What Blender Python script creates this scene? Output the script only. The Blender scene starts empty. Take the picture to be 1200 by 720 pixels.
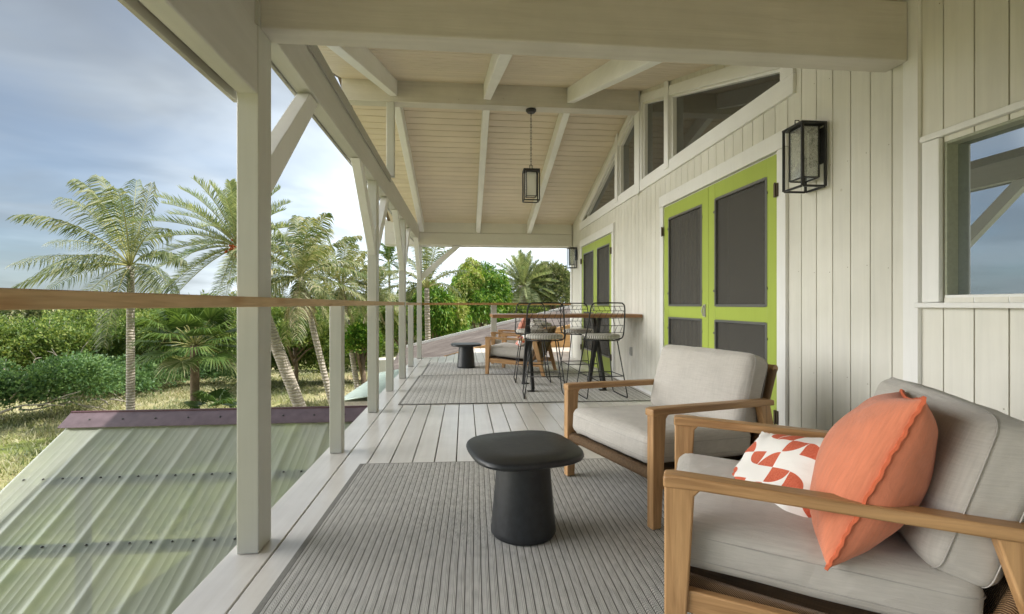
import bpy, math, random
import numpy as np
from mathutils import Vector, Matrix
R = math.radians
rng = np.random.default_rng(7)
random.seed(7)
sc = bpy.context.scene
COL = sc.collection

# ------------------------------------------------------------------ camera
cam_d = bpy.data.cameras.new('camera'); cam = bpy.data.objects.new('camera', cam_d); COL.objects.link(cam)
YAW = math.atan(.09)
cam.location = (0, 0, 1.03); cam.rotation_euler = (R(90), 0, -YAW)
cam_d.lens = 16.5; cam_d.sensor_width = 36; cam_d.sensor_fit = 'HORIZONTAL'
cam_d.shift_x = 6.5/1200; cam_d.shift_y = -3/1200
cam_d.clip_start = .05; cam_d.clip_end = 3000
sc.camera = cam

# ------------------------------------------------------------------ light
SUN = Vector((.56, -.02, 1.0)).normalized()
sun_el = math.asin(SUN.z); sun_az = math.atan2(SUN.x, SUN.y)
w = bpy.data.worlds.new('World'); sc.world = w; w.use_nodes = True
nt = w.node_tree; N = nt.nodes; L = nt.links
for n in list(N): N.remove(n)
def wn(t, **k):
    n = N.new(t)
    for a, b in k.items(): setattr(n, a, b)
    return n
def wmath(op, a, b=None, c=None, clamp=False):
    n = N.new('ShaderNodeMath'); n.operation = op; n.use_clamp = clamp
    for i, v in enumerate((a, b, c)):
        if v is None: continue
        if isinstance(v, (int, float)): n.inputs[i].default_value = v
        else: L.new(v, n.inputs[i])
    return n.outputs[0]
out = wn('ShaderNodeOutputWorld'); bg = wn('ShaderNodeBackground'); L.new(bg.outputs[0], out.inputs[0])
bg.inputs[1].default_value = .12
sky = wn('ShaderNodeTexSky', sky_type='NISHITA', sun_disc=False, sun_elevation=sun_el, sun_rotation=sun_az)
sky.dust_density = 1.5
tc = wn('ShaderNodeTexCoord'); sep = wn('ShaderNodeSeparateXYZ'); L.new(tc.outputs['Generated'], sep.inputs[0])
X_, Y_, Z_ = sep.outputs
zz = wmath('ADD', wmath('MAXIMUM', Z_, 0.0), .16)
cmb = wn('ShaderNodeCombineXYZ')
L.new(wmath('DIVIDE', X_, zz), cmb.inputs[0]); L.new(wmath('DIVIDE', Y_, zz), cmb.inputs[1])
no = wn('ShaderNodeTexNoise'); no.inputs['Scale'].default_value = .75; no.inputs['Detail'].default_value = 5; no.inputs['Roughness'].default_value = .5
no.inputs['Distortion'].default_value = .5
L.new(cmb.outputs[0], no.inputs['Vector'])
mr = wn('ShaderNodeMapRange', interpolation_type='SMOOTHSTEP'); L.new(no.outputs['Fac'], mr.inputs[0])
mr.inputs[1].default_value = .33; mr.inputs[2].default_value = .62; mr.inputs[3].default_value = .66; mr.inputs[4].default_value = 1.0
# thin cloud everywhere, thinner low in the west (left of the picture)
west = wmath('MULTIPLY', wmath('MULTIPLY', X_, -1.25), wmath('SUBTRACT', 1.0, wmath('MULTIPLY', Z_, 1.0, clamp=True)), clamp=True)
cover = wmath('SUBTRACT', mr.outputs[0], wmath('MULTIPLY', wmath('POWER', west, 1.6), .30), clamp=True)
# porch fill light: bright sky patch added low in the west, out of frame
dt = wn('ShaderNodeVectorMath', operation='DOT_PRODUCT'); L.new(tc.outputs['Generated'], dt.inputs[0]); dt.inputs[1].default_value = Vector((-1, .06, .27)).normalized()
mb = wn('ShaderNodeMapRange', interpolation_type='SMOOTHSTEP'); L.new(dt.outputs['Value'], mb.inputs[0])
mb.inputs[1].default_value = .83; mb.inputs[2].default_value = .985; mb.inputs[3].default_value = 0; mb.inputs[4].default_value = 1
ccol = wn('ShaderNodeMix', data_type='RGBA', blend_type='MULTIPLY'); ccol.inputs['Factor'].default_value = 1
ccol.inputs['A'].default_value = (1.27, 1.40, 1.50, 1)
north = wmath('ADD', 1.27, wmath('MULTIPLY', wmath('POWER', wmath('MAXIMUM', Y_, 0.0), 9.0), 3.4)); n2_ = wn('ShaderNodeTexNoise'); n2_.inputs['Scale'].default_value = 1.3; n2_.inputs['Detail'].default_value = 4; n2_.inputs['Roughness'].default_value = .5; n2_.inputs['Distortion'].default_value = .4; L.new(cmb.outputs[0], n2_.inputs['Vector'])
var_ = wn('ShaderNodeMapRange', interpolation_type='SMOOTHSTEP'); L.new(n2_.outputs['Fac'], var_.inputs[0]); var_.inputs[1].default_value = .34; var_.inputs[2].default_value = .64; var_.inputs[3].default_value = .76; var_.inputs[4].default_value = 1.14
L.new(wmath('MULTIPLY', north, var_.outputs[0]), ccol.inputs['B'])

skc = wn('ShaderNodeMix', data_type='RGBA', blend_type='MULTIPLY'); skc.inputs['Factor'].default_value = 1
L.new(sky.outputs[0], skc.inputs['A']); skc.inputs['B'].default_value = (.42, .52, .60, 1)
mx = wn('ShaderNodeMix', data_type='RGBA'); L.new(cover, mx.inputs['Factor']); L.new(skc.outputs['Result'], mx.inputs['A']); L.new(ccol.outputs['Result'], mx.inputs['B'])
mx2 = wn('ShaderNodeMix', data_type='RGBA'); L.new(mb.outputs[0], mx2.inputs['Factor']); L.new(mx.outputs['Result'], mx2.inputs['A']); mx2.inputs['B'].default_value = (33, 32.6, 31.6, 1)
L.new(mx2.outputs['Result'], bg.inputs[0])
sd = bpy.data.lights.new('sun', 'SUN'); so = bpy.data.objects.new('sun', sd); COL.objects.link(so)
sd.energy = 3.0; sd.angle = R(.6); sd.color = (1, .95, .86)
so.rotation_euler = SUN.to_track_quat('Z', 'Y').to_euler(); so.location = (6, -5, 12)
sc.view_settings.view_transform = 'Standard'; sc.view_settings.look = 'None'
sc.view_settings.exposure = 1.2; sc.view_settings.gamma = 1
sc.cycles.max_bounces = 10; sc.cycles.diffuse_bounces = 6; sc.cycles.glossy_bounces = 4; sc.cycles.transparent_max_bounces = 12; sc.cycles.transmission_bounces = 6
sc.cycles.use_denoising = True; sc.cycles.sample_clamp_indirect = 8

# ------------------------------------------------------------------ materials
MATS = {}
class M:
    def __init__(s, name, base=(.5, .5, .5), rough=.6, spec=.5, metal=0):
        s.m = bpy.data.materials.new(name); s.m.use_nodes = True; s.t = s.m.node_tree; s.N = s.t.nodes; s.L = s.t.links
        s.b = s.N['Principled BSDF']; s.out = s.N['Material Output']
        s.b.inputs['Base Color'].default_value = (*base, 1); s.b.inputs['Roughness'].default_value = rough
        s.b.inputs['Specular IOR Level'].default_value = spec; s.b.inputs['Metallic'].default_value = metal
        MATS[name] = s.m
    def n(s, t, **k):
        n = s.N.new(t)
        for a, b in k.items():
            if a in n.inputs.keys() and not hasattr(n, a): n.inputs[a].default_value = b
            else: setattr(n, a, b)
        return n
    def math(s, op, a, b=None, c=None, clamp=False):
        n = s.N.new('ShaderNodeMath'); n.operation = op; n.use_clamp = clamp
        for i, v in enumerate((a, b, c)):
            if v is None: continue
            if isinstance(v, (int, float)): n.inputs[i].default_value = v
            else: s.L.new(v, n.inputs[i])
        return n.outputs[0]
    def coords(s, scale=(1, 1, 1), kind='Object'):
        t = s.N.new('ShaderNodeTexCoord'); mp = s.N.new('ShaderNodeMapping'); s.L.new(t.outputs[kind], mp.inputs[0]); mp.inputs['Scale'].default_value = scale
        return mp.outputs[0]
    def noise(s, vec, scale, detail=4, rough=.55, dist=0):
        n = s.N.new('ShaderNodeTexNoise'); s.L.new(vec, n.inputs['Vector']); n.inputs['Scale'].default_value = scale; n.inputs['Detail'].default_value = detail
        n.inputs['Roughness'].default_value = rough; n.inputs['Distortion'].default_value = dist
        return n.outputs['Fac']
    def ramp(s, fac, stops):
        n = s.N.new('ShaderNodeValToRGB'); s.L.new(fac, n.inputs[0]); e = n.color_ramp.elements
        while len(e) < len(stops): e.new(.5)
        for i, (p, c) in enumerate(stops): e[i].position = p; e[i].color = (*c, 1) if len(c) == 3 else c
        return n.outputs[0]
    def mix(s, f, a, b, blend='MIX'):
        n = s.N.new('ShaderNodeMix'); n.data_type = 'RGBA'; n.blend_type = blend
        for k, v in (('Factor', f), ('A', a), ('B', b)):
            if isinstance(v, (int, float)): n.inputs[k].default_value = v
            elif isinstance(v, tuple): n.inputs[k].default_value = (*v, 1)
            else: s.L.new(v, n.inputs[k])
        return n.outputs['Result']
    def color(s, c): s.L.new(c, s.b.inputs['Base Color'])
    def roughness(s, fac, lo, hi):
        n = s.N.new('ShaderNodeMapRange'); s.L.new(fac, n.inputs[0]); n.inputs[3].default_value = lo; n.inputs[4].default_value = hi; s.L.new(n.outputs[0], s.b.inputs['Roughness'])
    def bump(s, h, dist=.002, strength=.6):
        n = s.N.new('ShaderNodeBump'); s.L.new(h, n.inputs['Height']); n.inputs['Distance'].default_value = dist; n.inputs['Strength'].default_value = strength
        s.L.new(n.outputs[0], s.b.inputs['Normal'])
    def per_island(s):
        return s.N.new('ShaderNodeNewGeometry').outputs['Random Per Island']

def sc3(c, k): return tuple(min(1, x*k) for x in c)
def paint(name, c, axis=2, rough=.45, var=.10, bump=.0012, island=.05, gs=1.0):
    """painted timber: faint grain along axis, dirt, board to board variation"""
    m = M(name, c, rough)
    s = [28*gs]*3; s[axis] = 1.6*gs
    g = m.noise(m.coords(tuple(s)), 1.0, 5, .6, .6)
    d = m.noise(m.coords(), 1.7, 4, .6)
    isl = m.per_island()
    col = m.ramp(g, [(.3, sc3(c, 1-var*.7)), (.7, c)])
    dn = m.ramp(d, [(.3, (1-var, 1-var, 1-var*1.1)), (.65, (1, 1, 1))])
    col = m.mix(1.0, col, dn, 'MULTIPLY')
    iv = m.ramp(isl, [(0, (1-island,)*3), (1, (1, 1, 1))])
    col = m.mix(1.0, col, iv, 'MULTIPLY')
    kn = m.N.new('ShaderNodeTexVoronoi'); m.L.new(m.coords((3, 3, 3)), kn.inputs['Vector']); kn.inputs['Scale'].default_value = 1.1
    kf = m.ramp(kn.outputs['Distance'], [(.0, (.62, .58, .5)), (.022, (.8, .77, .7)), (.035, (1, 1, 1))])
    col = m.mix(.6, col, kf, 'MULTIPLY')
    m.color(col); m.roughness(d, rough-.07, rough+.12); m.bump(g, bump, .55)
    return m.m
def wood(name, c1, c2, axis, rough=.42, knots=0, sat=1):
    m = M(name, c1, rough)
    s = [34]*3; s[axis] = 2.0
    v = m.coords(tuple(s)); g = m.noise(v, 1.0, 6, .62, 1.2)
    s2 = [150]*3; s2[axis] = 5
    f = m.noise(m.coords(tuple(s2)), 1.0, 3, .6)
    big = m.noise(m.coords(), 2.6, 3)
    col = m.ramp(g, [(.28, c2), (.5, sc3(tuple((a+b)/2 for a, b in zip(c1, c2)), 1.04)), (.72, c1)])
    col = m.mix(.35, col, m.ramp(f, [(.3, (.62, .6, .58)), (.6, (1, 1, 1))]), 'MULTIPLY')
    col = m.mix(1.0, col, m.ramp(big, [(.3, (.84, .82, .80)), (.7, (1, 1, 1))]), 'MULTIPLY')
    if knots:
        kn = m.N.new('ShaderNodeTexVoronoi'); sk = [9]*3; sk[axis] = 3.2; m.L.new(m.coords(tuple(sk)), kn.inputs['Vector']); kn.inputs['Scale'].default_value = 1.0
        col = m.mix(1.0, col, m.ramp(kn.outputs['Distance'], [(0, (.22, .10, .06)), (.10, (.42, .22, .14)), (.17, (.85, .75, .65)), (.3, (1, 1, 1))]), 'MULTIPLY')
    m.color(col); m.roughness(g, rough-.08, rough+.12); m.bump(g, .0006, .5)
    return m.m
def plain(name, c, rough=.5, spec=.5, metal=0, nscale=60, var=.12, bump=.0005):
    m = M(name, c, rough, spec, metal)
    g = m.noise(m.coords(), nscale, 4)
    m.color(m.ramp(g, [(.3, sc3(c, 1-var)), (.7, sc3(c, 1+var*.4))])); m.roughness(g, max(.03, rough-.06), min(1, rough+.08)); m.bump(g, bump, .4)
    return m.m

WHITE = (.87, .87, .85)
CREAM = (.73, .70, .59)
TRIM_X, TRIM_Y, TRIM_Z = (paint('white_paint_'+a, WHITE, i, .42, .08) for i, a in enumerate('xyz'))
BEAM_X = paint('beam_paint_x', (.70, .665, .59), 0, .5, .17, .006, .03, .8)
BEAM_Y = paint('beam_paint_y', (.66, .65, .60), 1, .5, .10, .002)
POST_Z = paint('post_paint', (.60, .60, .545), 2, .42, .08, .0012)
SIDING = paint('siding_paint', (.79, .775, .70), 2, .5, .12, .002, .06)
GROOVE = plain('siding_groove', (.52, .49, .38), .7)
CEIL = paint('ceiling_paint', (.80, .70, .555), 0, .5, .08, .0006, .07)
CEILGAP = plain('ceiling_groove', (.16, .12, .07), .8)
RAFTER = paint('rafter_paint', (.89, .89, .86), 1, .45, .08)
LIME = paint('lime_paint', (.40, .50, .085), 2, .38, .08, .0004, .02)
GUTTER = plain('gutter_paint', (.42, .41, .37), .5)

m = M('deck_paint', (.70, .665, .63), .42)
g = m.noise(m.coords((30, 1.3, 30)), 1.0, 5, .6, .5); d = m.noise(m.coords(), 2.2, 5, .62)
c = m.ramp(m.per_island(), [(0, (.76, .73, .69)), (1, (.84, .81, .77))])
c = m.mix(1, c, m.ramp(g, [(.3, (.90, .89, .88)), (.7, (1, 1, 1))]), 'MULTIPLY')
c = m.mix(1, c, m.ramp(d, [(.3, (.86, .85, .84)), (.6, (1, 1, 1))]), 'MULTIPLY')
m.color(c); m.roughness(d, .26, .44); m.b.inputs['Coat Weight'].default_value = .6; m.b.inputs['Coat Roughness'].default_value = .22; m.bump(g, .0006, .4); DECK = m.m

TEAKX, TEAKY, TEAKZ = (wood('teak_'+a, (.60, .36, .165), (.32, .17, .07), i) for i, a in enumerate('xyz'))
RAILW = wood('pine_rail', (.74, .53, .30), (.56, .38, .19), 1, .55, knots=1)
RAILWX = wood('pine_rail_x', (.58, .36, .15), (.42, .24, .09), 0, .55, knots=1)
BARTOP = wood('bar_top_wood', (.42, .22, .10), (.26, .12, .05), 0, .35)
BLACK = plain('black_metal', (.018, .018, .019), .38, .5, 0, 90)
STEEL = plain('grey_aluminium', (.42, .42, .43), .3, .5, .8)
CONC = plain('dark_concrete', (.020, .022, .025), .42, .55, 0, 38, .35, .0012)
BRONZE = plain('dark_bronze', (.10, .075, .05), .4, .5, .6)
OUTLET = plain('grey_plastic', (.45, .45, .43), .5)

def fabric(name, c, rough=.9, weave=520, var=.1, sheen=.25, slub=1):
    m = M(name, c, rough, .2)
    v = m.coords()
    wv = m.N.new('ShaderNodeTexWave'); m.L.new(v, wv.inputs[0]); wv.bands_direction = 'Y'; wv.inputs['Scale'].default_value = weave; wv.inputs['Distortion'].default_value = 1.5
    w2 = m.N.new('ShaderNodeTexWave'); m.L.new(v, w2.inputs[0]); w2.bands_direction = 'Z'; w2.inputs['Scale'].default_value = weave; w2.inputs['Distortion'].default_value = 1.5
    s1 = m.noise(m.coords((12, 260, 12)), 1, 3); s2 = m.noise(m.coords((12, 12, 260)), 1, 3)
    big = m.noise(v, 7, 3)
    sl = m.math('ADD', s1, s2)
    c0 = m.ramp(m.math('MULTIPLY', sl, .5), [(.36, sc3(c, 1-var*1.6*slub)), (.62, sc3(c, 1+var*.5))])
    c0 = m.mix(1, c0, m.ramp(big, [(.3, (.93, .93, .93)), (.7, (1, 1, 1))]), 'MULTIPLY')
    m.color(c0); m.b.inputs['Sheen Weight'].default_value = sheen
    wr = m.math('ADD', m.noise(m.coords(), 5.5, 3, .5, .8), m.math('MULTIPLY', m.noise(m.coords((1, 1, 2.2)), 13, 4, .55, 1.5), .35))
    h = m.math('ADD', m.math('MULTIPLY', m.math('ADD', wv.outputs['Fac'], w2.outputs['Fac']), .04), m.math('MULTIPLY', wr, 2.4))
    h = m.math('ADD', h, m.math('MULTIPLY', sl, .12))
    m.bump(h, .005, .7)
    return m.m
LINEN = fabric('oatmeal_linen', (.535, .505, .46), var=.075)
SEAM = plain('seam_thread', (.42, .40, .37), .9)
ORANGE = fabric('orange_linen', (.70, .235, .13), var=.07)
ORSEAM = plain('orange_seam', (.62, .14, .06), .9)
DUSTY = fabric('dusty_pink_linen', (.62, .27, .20), var=.08)

# white pillow cloth printed with terracotta quarter rounds
m = M('petal_print', (.8, .78, .74), .9, .2)
tcn = m.N.new('ShaderNodeTexCoord'); sp = m.N.new('ShaderNodeSeparateXYZ'); m.L.new(tcn.outputs['Object'], sp.inputs[0])
CL = .064
u = m.math('DIVIDE', m.math('ADD', sp.outputs[0], 5.0), CL); v = m.math('DIVIDE', m.math('ADD', sp.outputs[1], 5.0+CL*.3), CL)
fu = m.math('FRACT', u); fv = m.math('FRACT', v)
iu = m.math('MODULO', m.math('FLOOR', u), 2.0); iv = m.math('MODULO', m.math('FLOOR', v), 2.0)
flip = m.math('ABSOLUTE', m.math('SUBTRACT', fu, iv))
flv = m.math('ABSOLUTE', m.math('SUBTRACT', fv, iu))
dd = m.math('SQRT', m.math('ADD', m.math('MULTIPLY', flip, flip), m.math('MULTIPLY', flv, flv)))
ins = m.math('LESS_THAN', dd, .97)
par = m.math('MODULO', m.math('ADD', m.math('FLOOR', m.math('DIVIDE', u, 1.0)), m.math('FLOOR', m.math('DIVIDE', v, 2.0))), 2.0)
sh = m.math('MULTIPLY', ins, m.math('GREATER_THAN', par, .5))
fine = m.noise(m.coords(), 300, 2)
red = m.ramp(fine, [(.35, (.50, .10, .055)), (.65, (.62, .16, .09))])
m.color(m.mix(sh, (.80, .78, .745), red)); wr = m.noise(m.coords(), 9, 4, .55, 1); m.bump(wr, .008, .6)
PRINT = m.m

# wicker
def wicker(name, axis='Y', scale=70):
    m = M(name, (.3, .17, .08), .5)
    v = m.coords()
    wv = m.N.new('ShaderNodeTexWave'); m.L.new(v, wv.inputs[0]); wv.bands_direction = axis; wv.inputs['Scale'].default_value = scale; wv.inputs['Distortion'].default_value = .4; wv.wave_profile = 'SIN'
    n = m.noise(m.coords((8, 60, 60)), 1.5, 3)
    c = m.ramp(wv.outputs['Fac'], [(.05, (.05, .028, .014)), (.35, (.20, .115, .055)), (.8, (.36, .22, .11))])
    c = m.mix(1, c, m.ramp(n, [(.3, (.62, .6, .58)), (.7, (1.0, 1, 1))]), 'MULTIPLY')
    m.color(c); m.bump(wv.outputs['Fac'], .004, 1.0)
    return m.m
WICK_Y = wicker('wicker_y', 'Y', 55); WICK_Z = wicker('wicker_z', 'Z', 55); WICK_X = wicker('wicker_x', 'X', 55)

# flatwoven rug : pairs of pale cords and herringbone bands
def rugmat(name, period, pale=1.0, lift=0.0):
    m = M(name, (.4, .4, .38), .95, .15)
    t = m.N.new('ShaderNodeTexCoord'); s = m.N.new('ShaderNodeSeparateXYZ'); m.L.new(t.outputs['Object'], s.inputs[0]); x, y, z = s.outputs
    wob = m.noise(m.coords((1, 1, 1)), 3.5, 3)
    xx = m.math('ADD', x, m.math('MULTIPLY', m.math('SUBTRACT', wob, .5), .008))
    p = m.math('FRACT', m.math('DIVIDE', m.math('ADD', xx, 10), period))      # 0..1 across a repeat
    # cords at .06-.20 and .26-.40 , band .46-1
    def pulse(a, b):
        c_ = (a+b)/2; h = (b-a)/2
        return m.math('SUBTRACT', 1.0, m.math('POWER', m.math('DIVIDE', m.math('ABSOLUTE', m.math('SUBTRACT', p, c_)), h), 2.0), clamp=True)
    c1, c2 = pulse(.03, .18), pulse(.20, .35)
    cord = m.math('MAXIMUM', c1, c2)
    # twist of cord along y
    tw = m.math('ADD', .8, m.math('MULTIPLY', m.math('SINE', m.math('ADD', m.math('MULTIPLY', y, 900), m.math('MULTIPLY', p, 20))), .2))
    band = m.math('GREATER_THAN', p, .45)
    q = m.math('MULTIPLY', m.math('ABSOLUTE', m.math('SUBTRACT', p, .71)), 2*math.pi*2.0)
    hb = m.math('SINE', m.math('ADD', m.math('MULTIPLY', y, 2*math.pi/.0125), m.math('MULTIPLY', q, 1.6)))
    hb = m.math('MULTIPLY', m.math('ADD', hb, 1.0), .5)
    edge = m.math('MULTIPLY', m.math('LESS_THAN', m.math('ABSOLUTE', m.math('SUBTRACT', p, .725)), .27), 1.0)
    fn = m.noise(m.coords((300, 300, 300)), 1, 2)
    big = m.noise(m.coords(), 1.6, 3)
    K = pale
    ccord = m.mix(m.math('MULTIPLY', m.math('POWER', cord, 1.0), tw), (.13+lift, .127+lift, .118+lift), (1.0, .98, .93))
    cband = m.mix(m.math('MULTIPLY', m.math('POWER', hb, 1.3), edge), (.34+lift, .333+lift, .315+lift), (.95, .935, .90))
    col = m.mix(band, ccord, cband)
    col = m.mix(.4, col, m.ramp(fn, [(.3, (.65, .65, .64)), (.7, (1, 1, 1))]), 'MULTIPLY')
    col = m.mix(1, col, m.ramp(big, [(.3, (.86, .86, .85)), (.7, (1, 1, 1))]), 'MULTIPLY')
    mot = m.noise(m.coords((55, 18, 1)), 1, 4, .7); col = m.mix(1, col, m.ramp(mot, [(.34, (.74, .74, .74)), (.58, (1, 1, 1))]), 'MULTIPLY')
    m.color(col)
    h = m.math('ADD', m.math('MULTIPLY', cord, 1.0), m.math('MULTIPLY', m.math('MULTIPLY', hb, band), .4))
    m.bump(h, .0025, .45)
    return m.m
RUG = rugmat('flatweave_rug', .030); RUG2 = rugmat('flatweave_rug_pale', .060, 1.0, .26)
RUGEDGE = plain('rug_binding', (.27, .265, .245), .95, .2, 0, 220, .3)

# glass
def glass(name, tint=(.02, .022, .022), rough=.015, refl=1.5, mirror=0.0):
    m = M(name, tint, rough, .5)
    m.b.inputs['IOR'].default_value = refl
    if mirror:
        gl = m.N.new('ShaderNodeBsdfGlossy'); gl.inputs['Roughness'].default_value = .01; gl.inputs['Color'].default_value = (.86, .93, .98, 1)
        mxs = m.N.new('ShaderNodeMixShader'); mxs.inputs[0].default_value = mirror; m.L.new(m.b.outputs[0], mxs.inputs[1]); m.L.new(gl.outputs[0], mxs.inputs[2]); m.L.new(mxs.outputs[0], m.out.inputs[0])
    return m.m
PANE = glass('window_pane', (.035, .032, .026), .02, 1.6, .10)
PANE_BIG = glass('reflective_pane', (.05, .06, .07), .02, 1.6, .55)
m = M('seeded_glass', (.8, .82, .8), .1)
tr = m.N.new('ShaderNodeBsdfTransparent'); tr.inputs[0].default_value = (.93, .94, .92, 1)
gl = m.N.new('ShaderNodeBsdfGlossy'); gl.inputs['Roughness'].default_value = .12; df = m.N.new('ShaderNodeBsdfDiffuse'); df.inputs[0].default_value = (.75, .76, .72, 1)
a = m.N.new('ShaderNodeMixShader'); nb = m.noise(m.coords(), 55, 3); a.inputs[0].default_value = .5; m.L.new(gl.outputs[0], a.inputs[1]); m.L.new(df.outputs[0], a.inputs[2])
b = m.N.new('ShaderNodeMixShader'); m.L.new(m.ramp(nb, [(.35, (.14,)*3), (.65, (.42,)*3)]), b.inputs[0]); m.L.new(tr.outputs[0], b.inputs[1]); m.L.new(a.outputs[0], b.inputs[2]); m.L.new(b.outputs[0], m.out.inputs[0])
SEEDY = m.m
m = M('bulb_glass', (.9, .9, .85), .05)
tr = m.N.new('ShaderNodeBsdfTransparent'); a = m.N.new('ShaderNodeMixShader'); a.inputs[0].default_value = .35; m.L.new(tr.outputs[0], a.inputs[1]); m.L.new(m.b.outputs[0], a.inputs[2]); m.L.new(a.outputs[0], m.out.inputs[0]); BULB = m.m
# insect screen: dark mesh, see through a little
m = M('insect_screen', (.085, .08, .07), .6)
tr = m.N.new('ShaderNodeBsdfTransparent'); a = m.N.new('ShaderNodeMixShader')
nn = m.noise(m.coords((700, 700, 700)), 1, 1); m.L.new(m.ramp(nn, [(.3, (.45,)*3), (.7, (.8,)*3)]), a.inputs[0])
m.L.new(tr.outputs[0], a.inputs[1]); m.L.new(m.b.outputs[0], a.inputs[2]); m.L.new(a.outputs[0], m.out.inputs[0]); SCREEN = m.m
DARKROOM = plain('dark_interior', (.06, .052, .042), .9)
CURTAIN = plain('grey_curtain', (.55, .5, .42), .9)

# translucent corrugated roofing
def poly_roof(name, tint, alpha, dif):
    m = M(name, tint, .32, .4)
    d = m.noise(m.coords((1.2, .5, .5)), 2.2, 5, .6); st = m.noise(m.coords((26, .5, .5)), 1, 4)
    col = m.ramp(st, [(.3, sc3(dif, .82)), (.7, dif)]); col = m.mix(1, col, m.ramp(d, [(.3, (.86, .9, .84)), (.7, (1, 1, 1))]), 'MULTIPLY')
    df = m.N.new('ShaderNodeBsdfDiffuse'); m.L.new(col, df.inputs[0]); tl = m.N.new('ShaderNodeBsdfTranslucent'); m.L.new(col, tl.inputs[0])
    gl = m.N.new('ShaderNodeBsdfGlossy'); gl.inputs['Roughness'].default_value = .32; gl.inputs['Color'].default_value = (.9, .95, .95, 1)
    tr = m.N.new('ShaderNodeBsdfTransparent'); tr.inputs[0].default_value = (*tint, 1)
    def mixs(f, a, b):
        s = m.N.new('ShaderNodeMixShader')
        if isinstance(f, float): s.inputs[0].default_value = f
        else: m.L.new(f, s.inputs[0])
        m.L.new(a, s.inputs[1]); m.L.new(b, s.inputs[2]); return s.outputs[0]
    body = mixs(.45, df.outputs[0], tl.outputs[0])
    body = mixs(m.ramp(d, [(.3, (alpha+.12,)*3), (.7, (alpha-.12,)*3)]), body, tr.outputs[0])
    fr = m.N.new('ShaderNodeFresnel'); fr.inputs[0].default_value = 1.5
    m.L.new(mixs(m.math('ADD', m.math('MULTIPLY', fr.outputs[0], .45), .03, clamp=True), body, gl.outputs[0]), m.out.inputs[0])
    return m.m
POLY = poly_roof('translucent_roofing', (.62, .76, .50), .15, (.50, .52, .465))
FLASH = plain('maroon_flashing', (.14, .10, .115), .4, .5, .1, 12, .25)
PURLIN = plain('purlin_wood', (.80, .72, .66), .8, .5, 0, 20, .2)
GREENM = plain('pale_green_metal', (.50, .60, .53), .35, .5, .1, 8, .12)
m = M('brown_roofing', (.3, .24, .22), .6); d = m.noise(m.coords((.6, 3, 1)), 2.2, 5, .6)
m.color(m.ramp(d, [(.3, (.085, .07, .062)), (.5, (.13, .11, .10)), (.7, (.19, .165, .15))])); BROWNM = m.m

# ground and plants
m = M('dry_lawn', (.3, .27, .15), .95, .1)
n1 = m.noise(m.coords(), .22, 6, .62); n2 = m.noise(m.coords(), 2.1, 6, .65); n3 = m.noise(m.coords(), 14, 4, .6)
c = m.ramp(n1, [(.36, (.20, .24, .08)), (.47, (.38, .37, .21)), (.6, (.52, .48, .34)), (.7, (.46, .36, .25))])
c = m.mix(.55, c, m.ramp(n2, [(.3, (.40, .48, .22)), (.52, (.9, .87, .7)), (.7, (1.0, .95, .8))]), 'MULTIPLY')
c = m.mix(.5, c, m.ramp(n3, [(.3, (.5, .5, .45)), (.65, (1, 1, 1))]), 'MULTIPLY')
m.color(c); m.bump(n3, .05, .6); GROUND = m.m
def leafmat(name, cols, trans=.35, rough=.5, vary=.0):
    m = M(name, cols[1], rough, .35)
    r = m.per_island()
    k = len(cols)
    c = m.ramp(r, [(i/(k-1), col) for i, col in enumerate(cols)])
    big = m.noise(m.coords(), .8, 3)
    c = m.mix(1, c, m.ramp(big, [(.32, (.50, .62, .56)), (.5, (.9, .92, .88)), (.68, (1, 1, .9))]), 'MULTIPLY')
    m.color(c)
    tl = m.N.new('ShaderNodeBsdfTranslucent'); m.L.new(m.mix(1, c, (1.0, 1.0, .55), 'MULTIPLY'), tl.inputs[0])
    s = m.N.new('ShaderNodeMixShader'); s.inputs[0].default_value = trans; m.L.new(m.b.outputs[0], s.inputs[1]); m.L.new(tl.outputs[0], s.inputs[2]); m.L.new(s.outputs[0], m.out.inputs[0])
    return m.m
PALM = leafmat('coconut_leaf', [(.10, .135, .06), (.17, .215, .11), (.28, .32, .19), (.42, .42, .30)])
DATE = leafmat('date_leaf', [(.15, .20, .10), (.24, .30, .17), (.38, .43, .26), (.50, .52, .34)])
YPALM = leafmat('yellow_leaf', [(.10, .15, .055), (.20, .25, .11), (.36, .38, .21), (.55, .50, .36)])
FAN = leafmat('fan_leaf', [(.05, .10, .025), (.10, .17, .045), (.18, .26, .08)])
MANGO = leafmat('mango_leaf', [(.05, .16, .02), (.11, .27, .035), (.24, .42, .06), (.46, .54, .13)])
MANGOTIP = leafmat('mango_flush', [(.30, .44, .07), (.46, .52, .14), (.56, .52, .24)])
BUSH = leafmat('thicket_leaf', [(.09, .16, .04), (.17, .26, .075), (.26, .35, .10), (.42, .46, .15)])
NAUP = leafmat('beach_shrub_leaf', [(.10, .19, .09), (.17, .30, .13), (.28, .42, .17)])
GREY = leafmat('grey_green_leaf', [(.10, .15, .06), (.22, .27, .14), (.45, .44, .30)])
GRASSB = leafmat('grass_blade', [(.24, .29, .12), (.42, .43, .25), (.58, .55, .40), (.46, .42, .31)], .3)
DEAD = leafmat('dead_frond', [(.42, .30, .20), (.55, .42, .32), (.66, .52, .42)], .2)
FRUIT = plain('date_fruit', (.55, .13, .03), .5)
m = M('palm_trunk', (.4, .36, .3), .85)
wv = m.N.new('ShaderNodeTexWave'); m.L.new(m.coords(), wv.inputs[0]); wv.bands_direction = 'Z'; wv.inputs['Scale'].default_value = 3.2; wv.inputs['Distortion'].default_value = 6; wv.inputs['Detail'].default_value = 4
n = m.noise(m.coords(), 6, 5)
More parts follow.
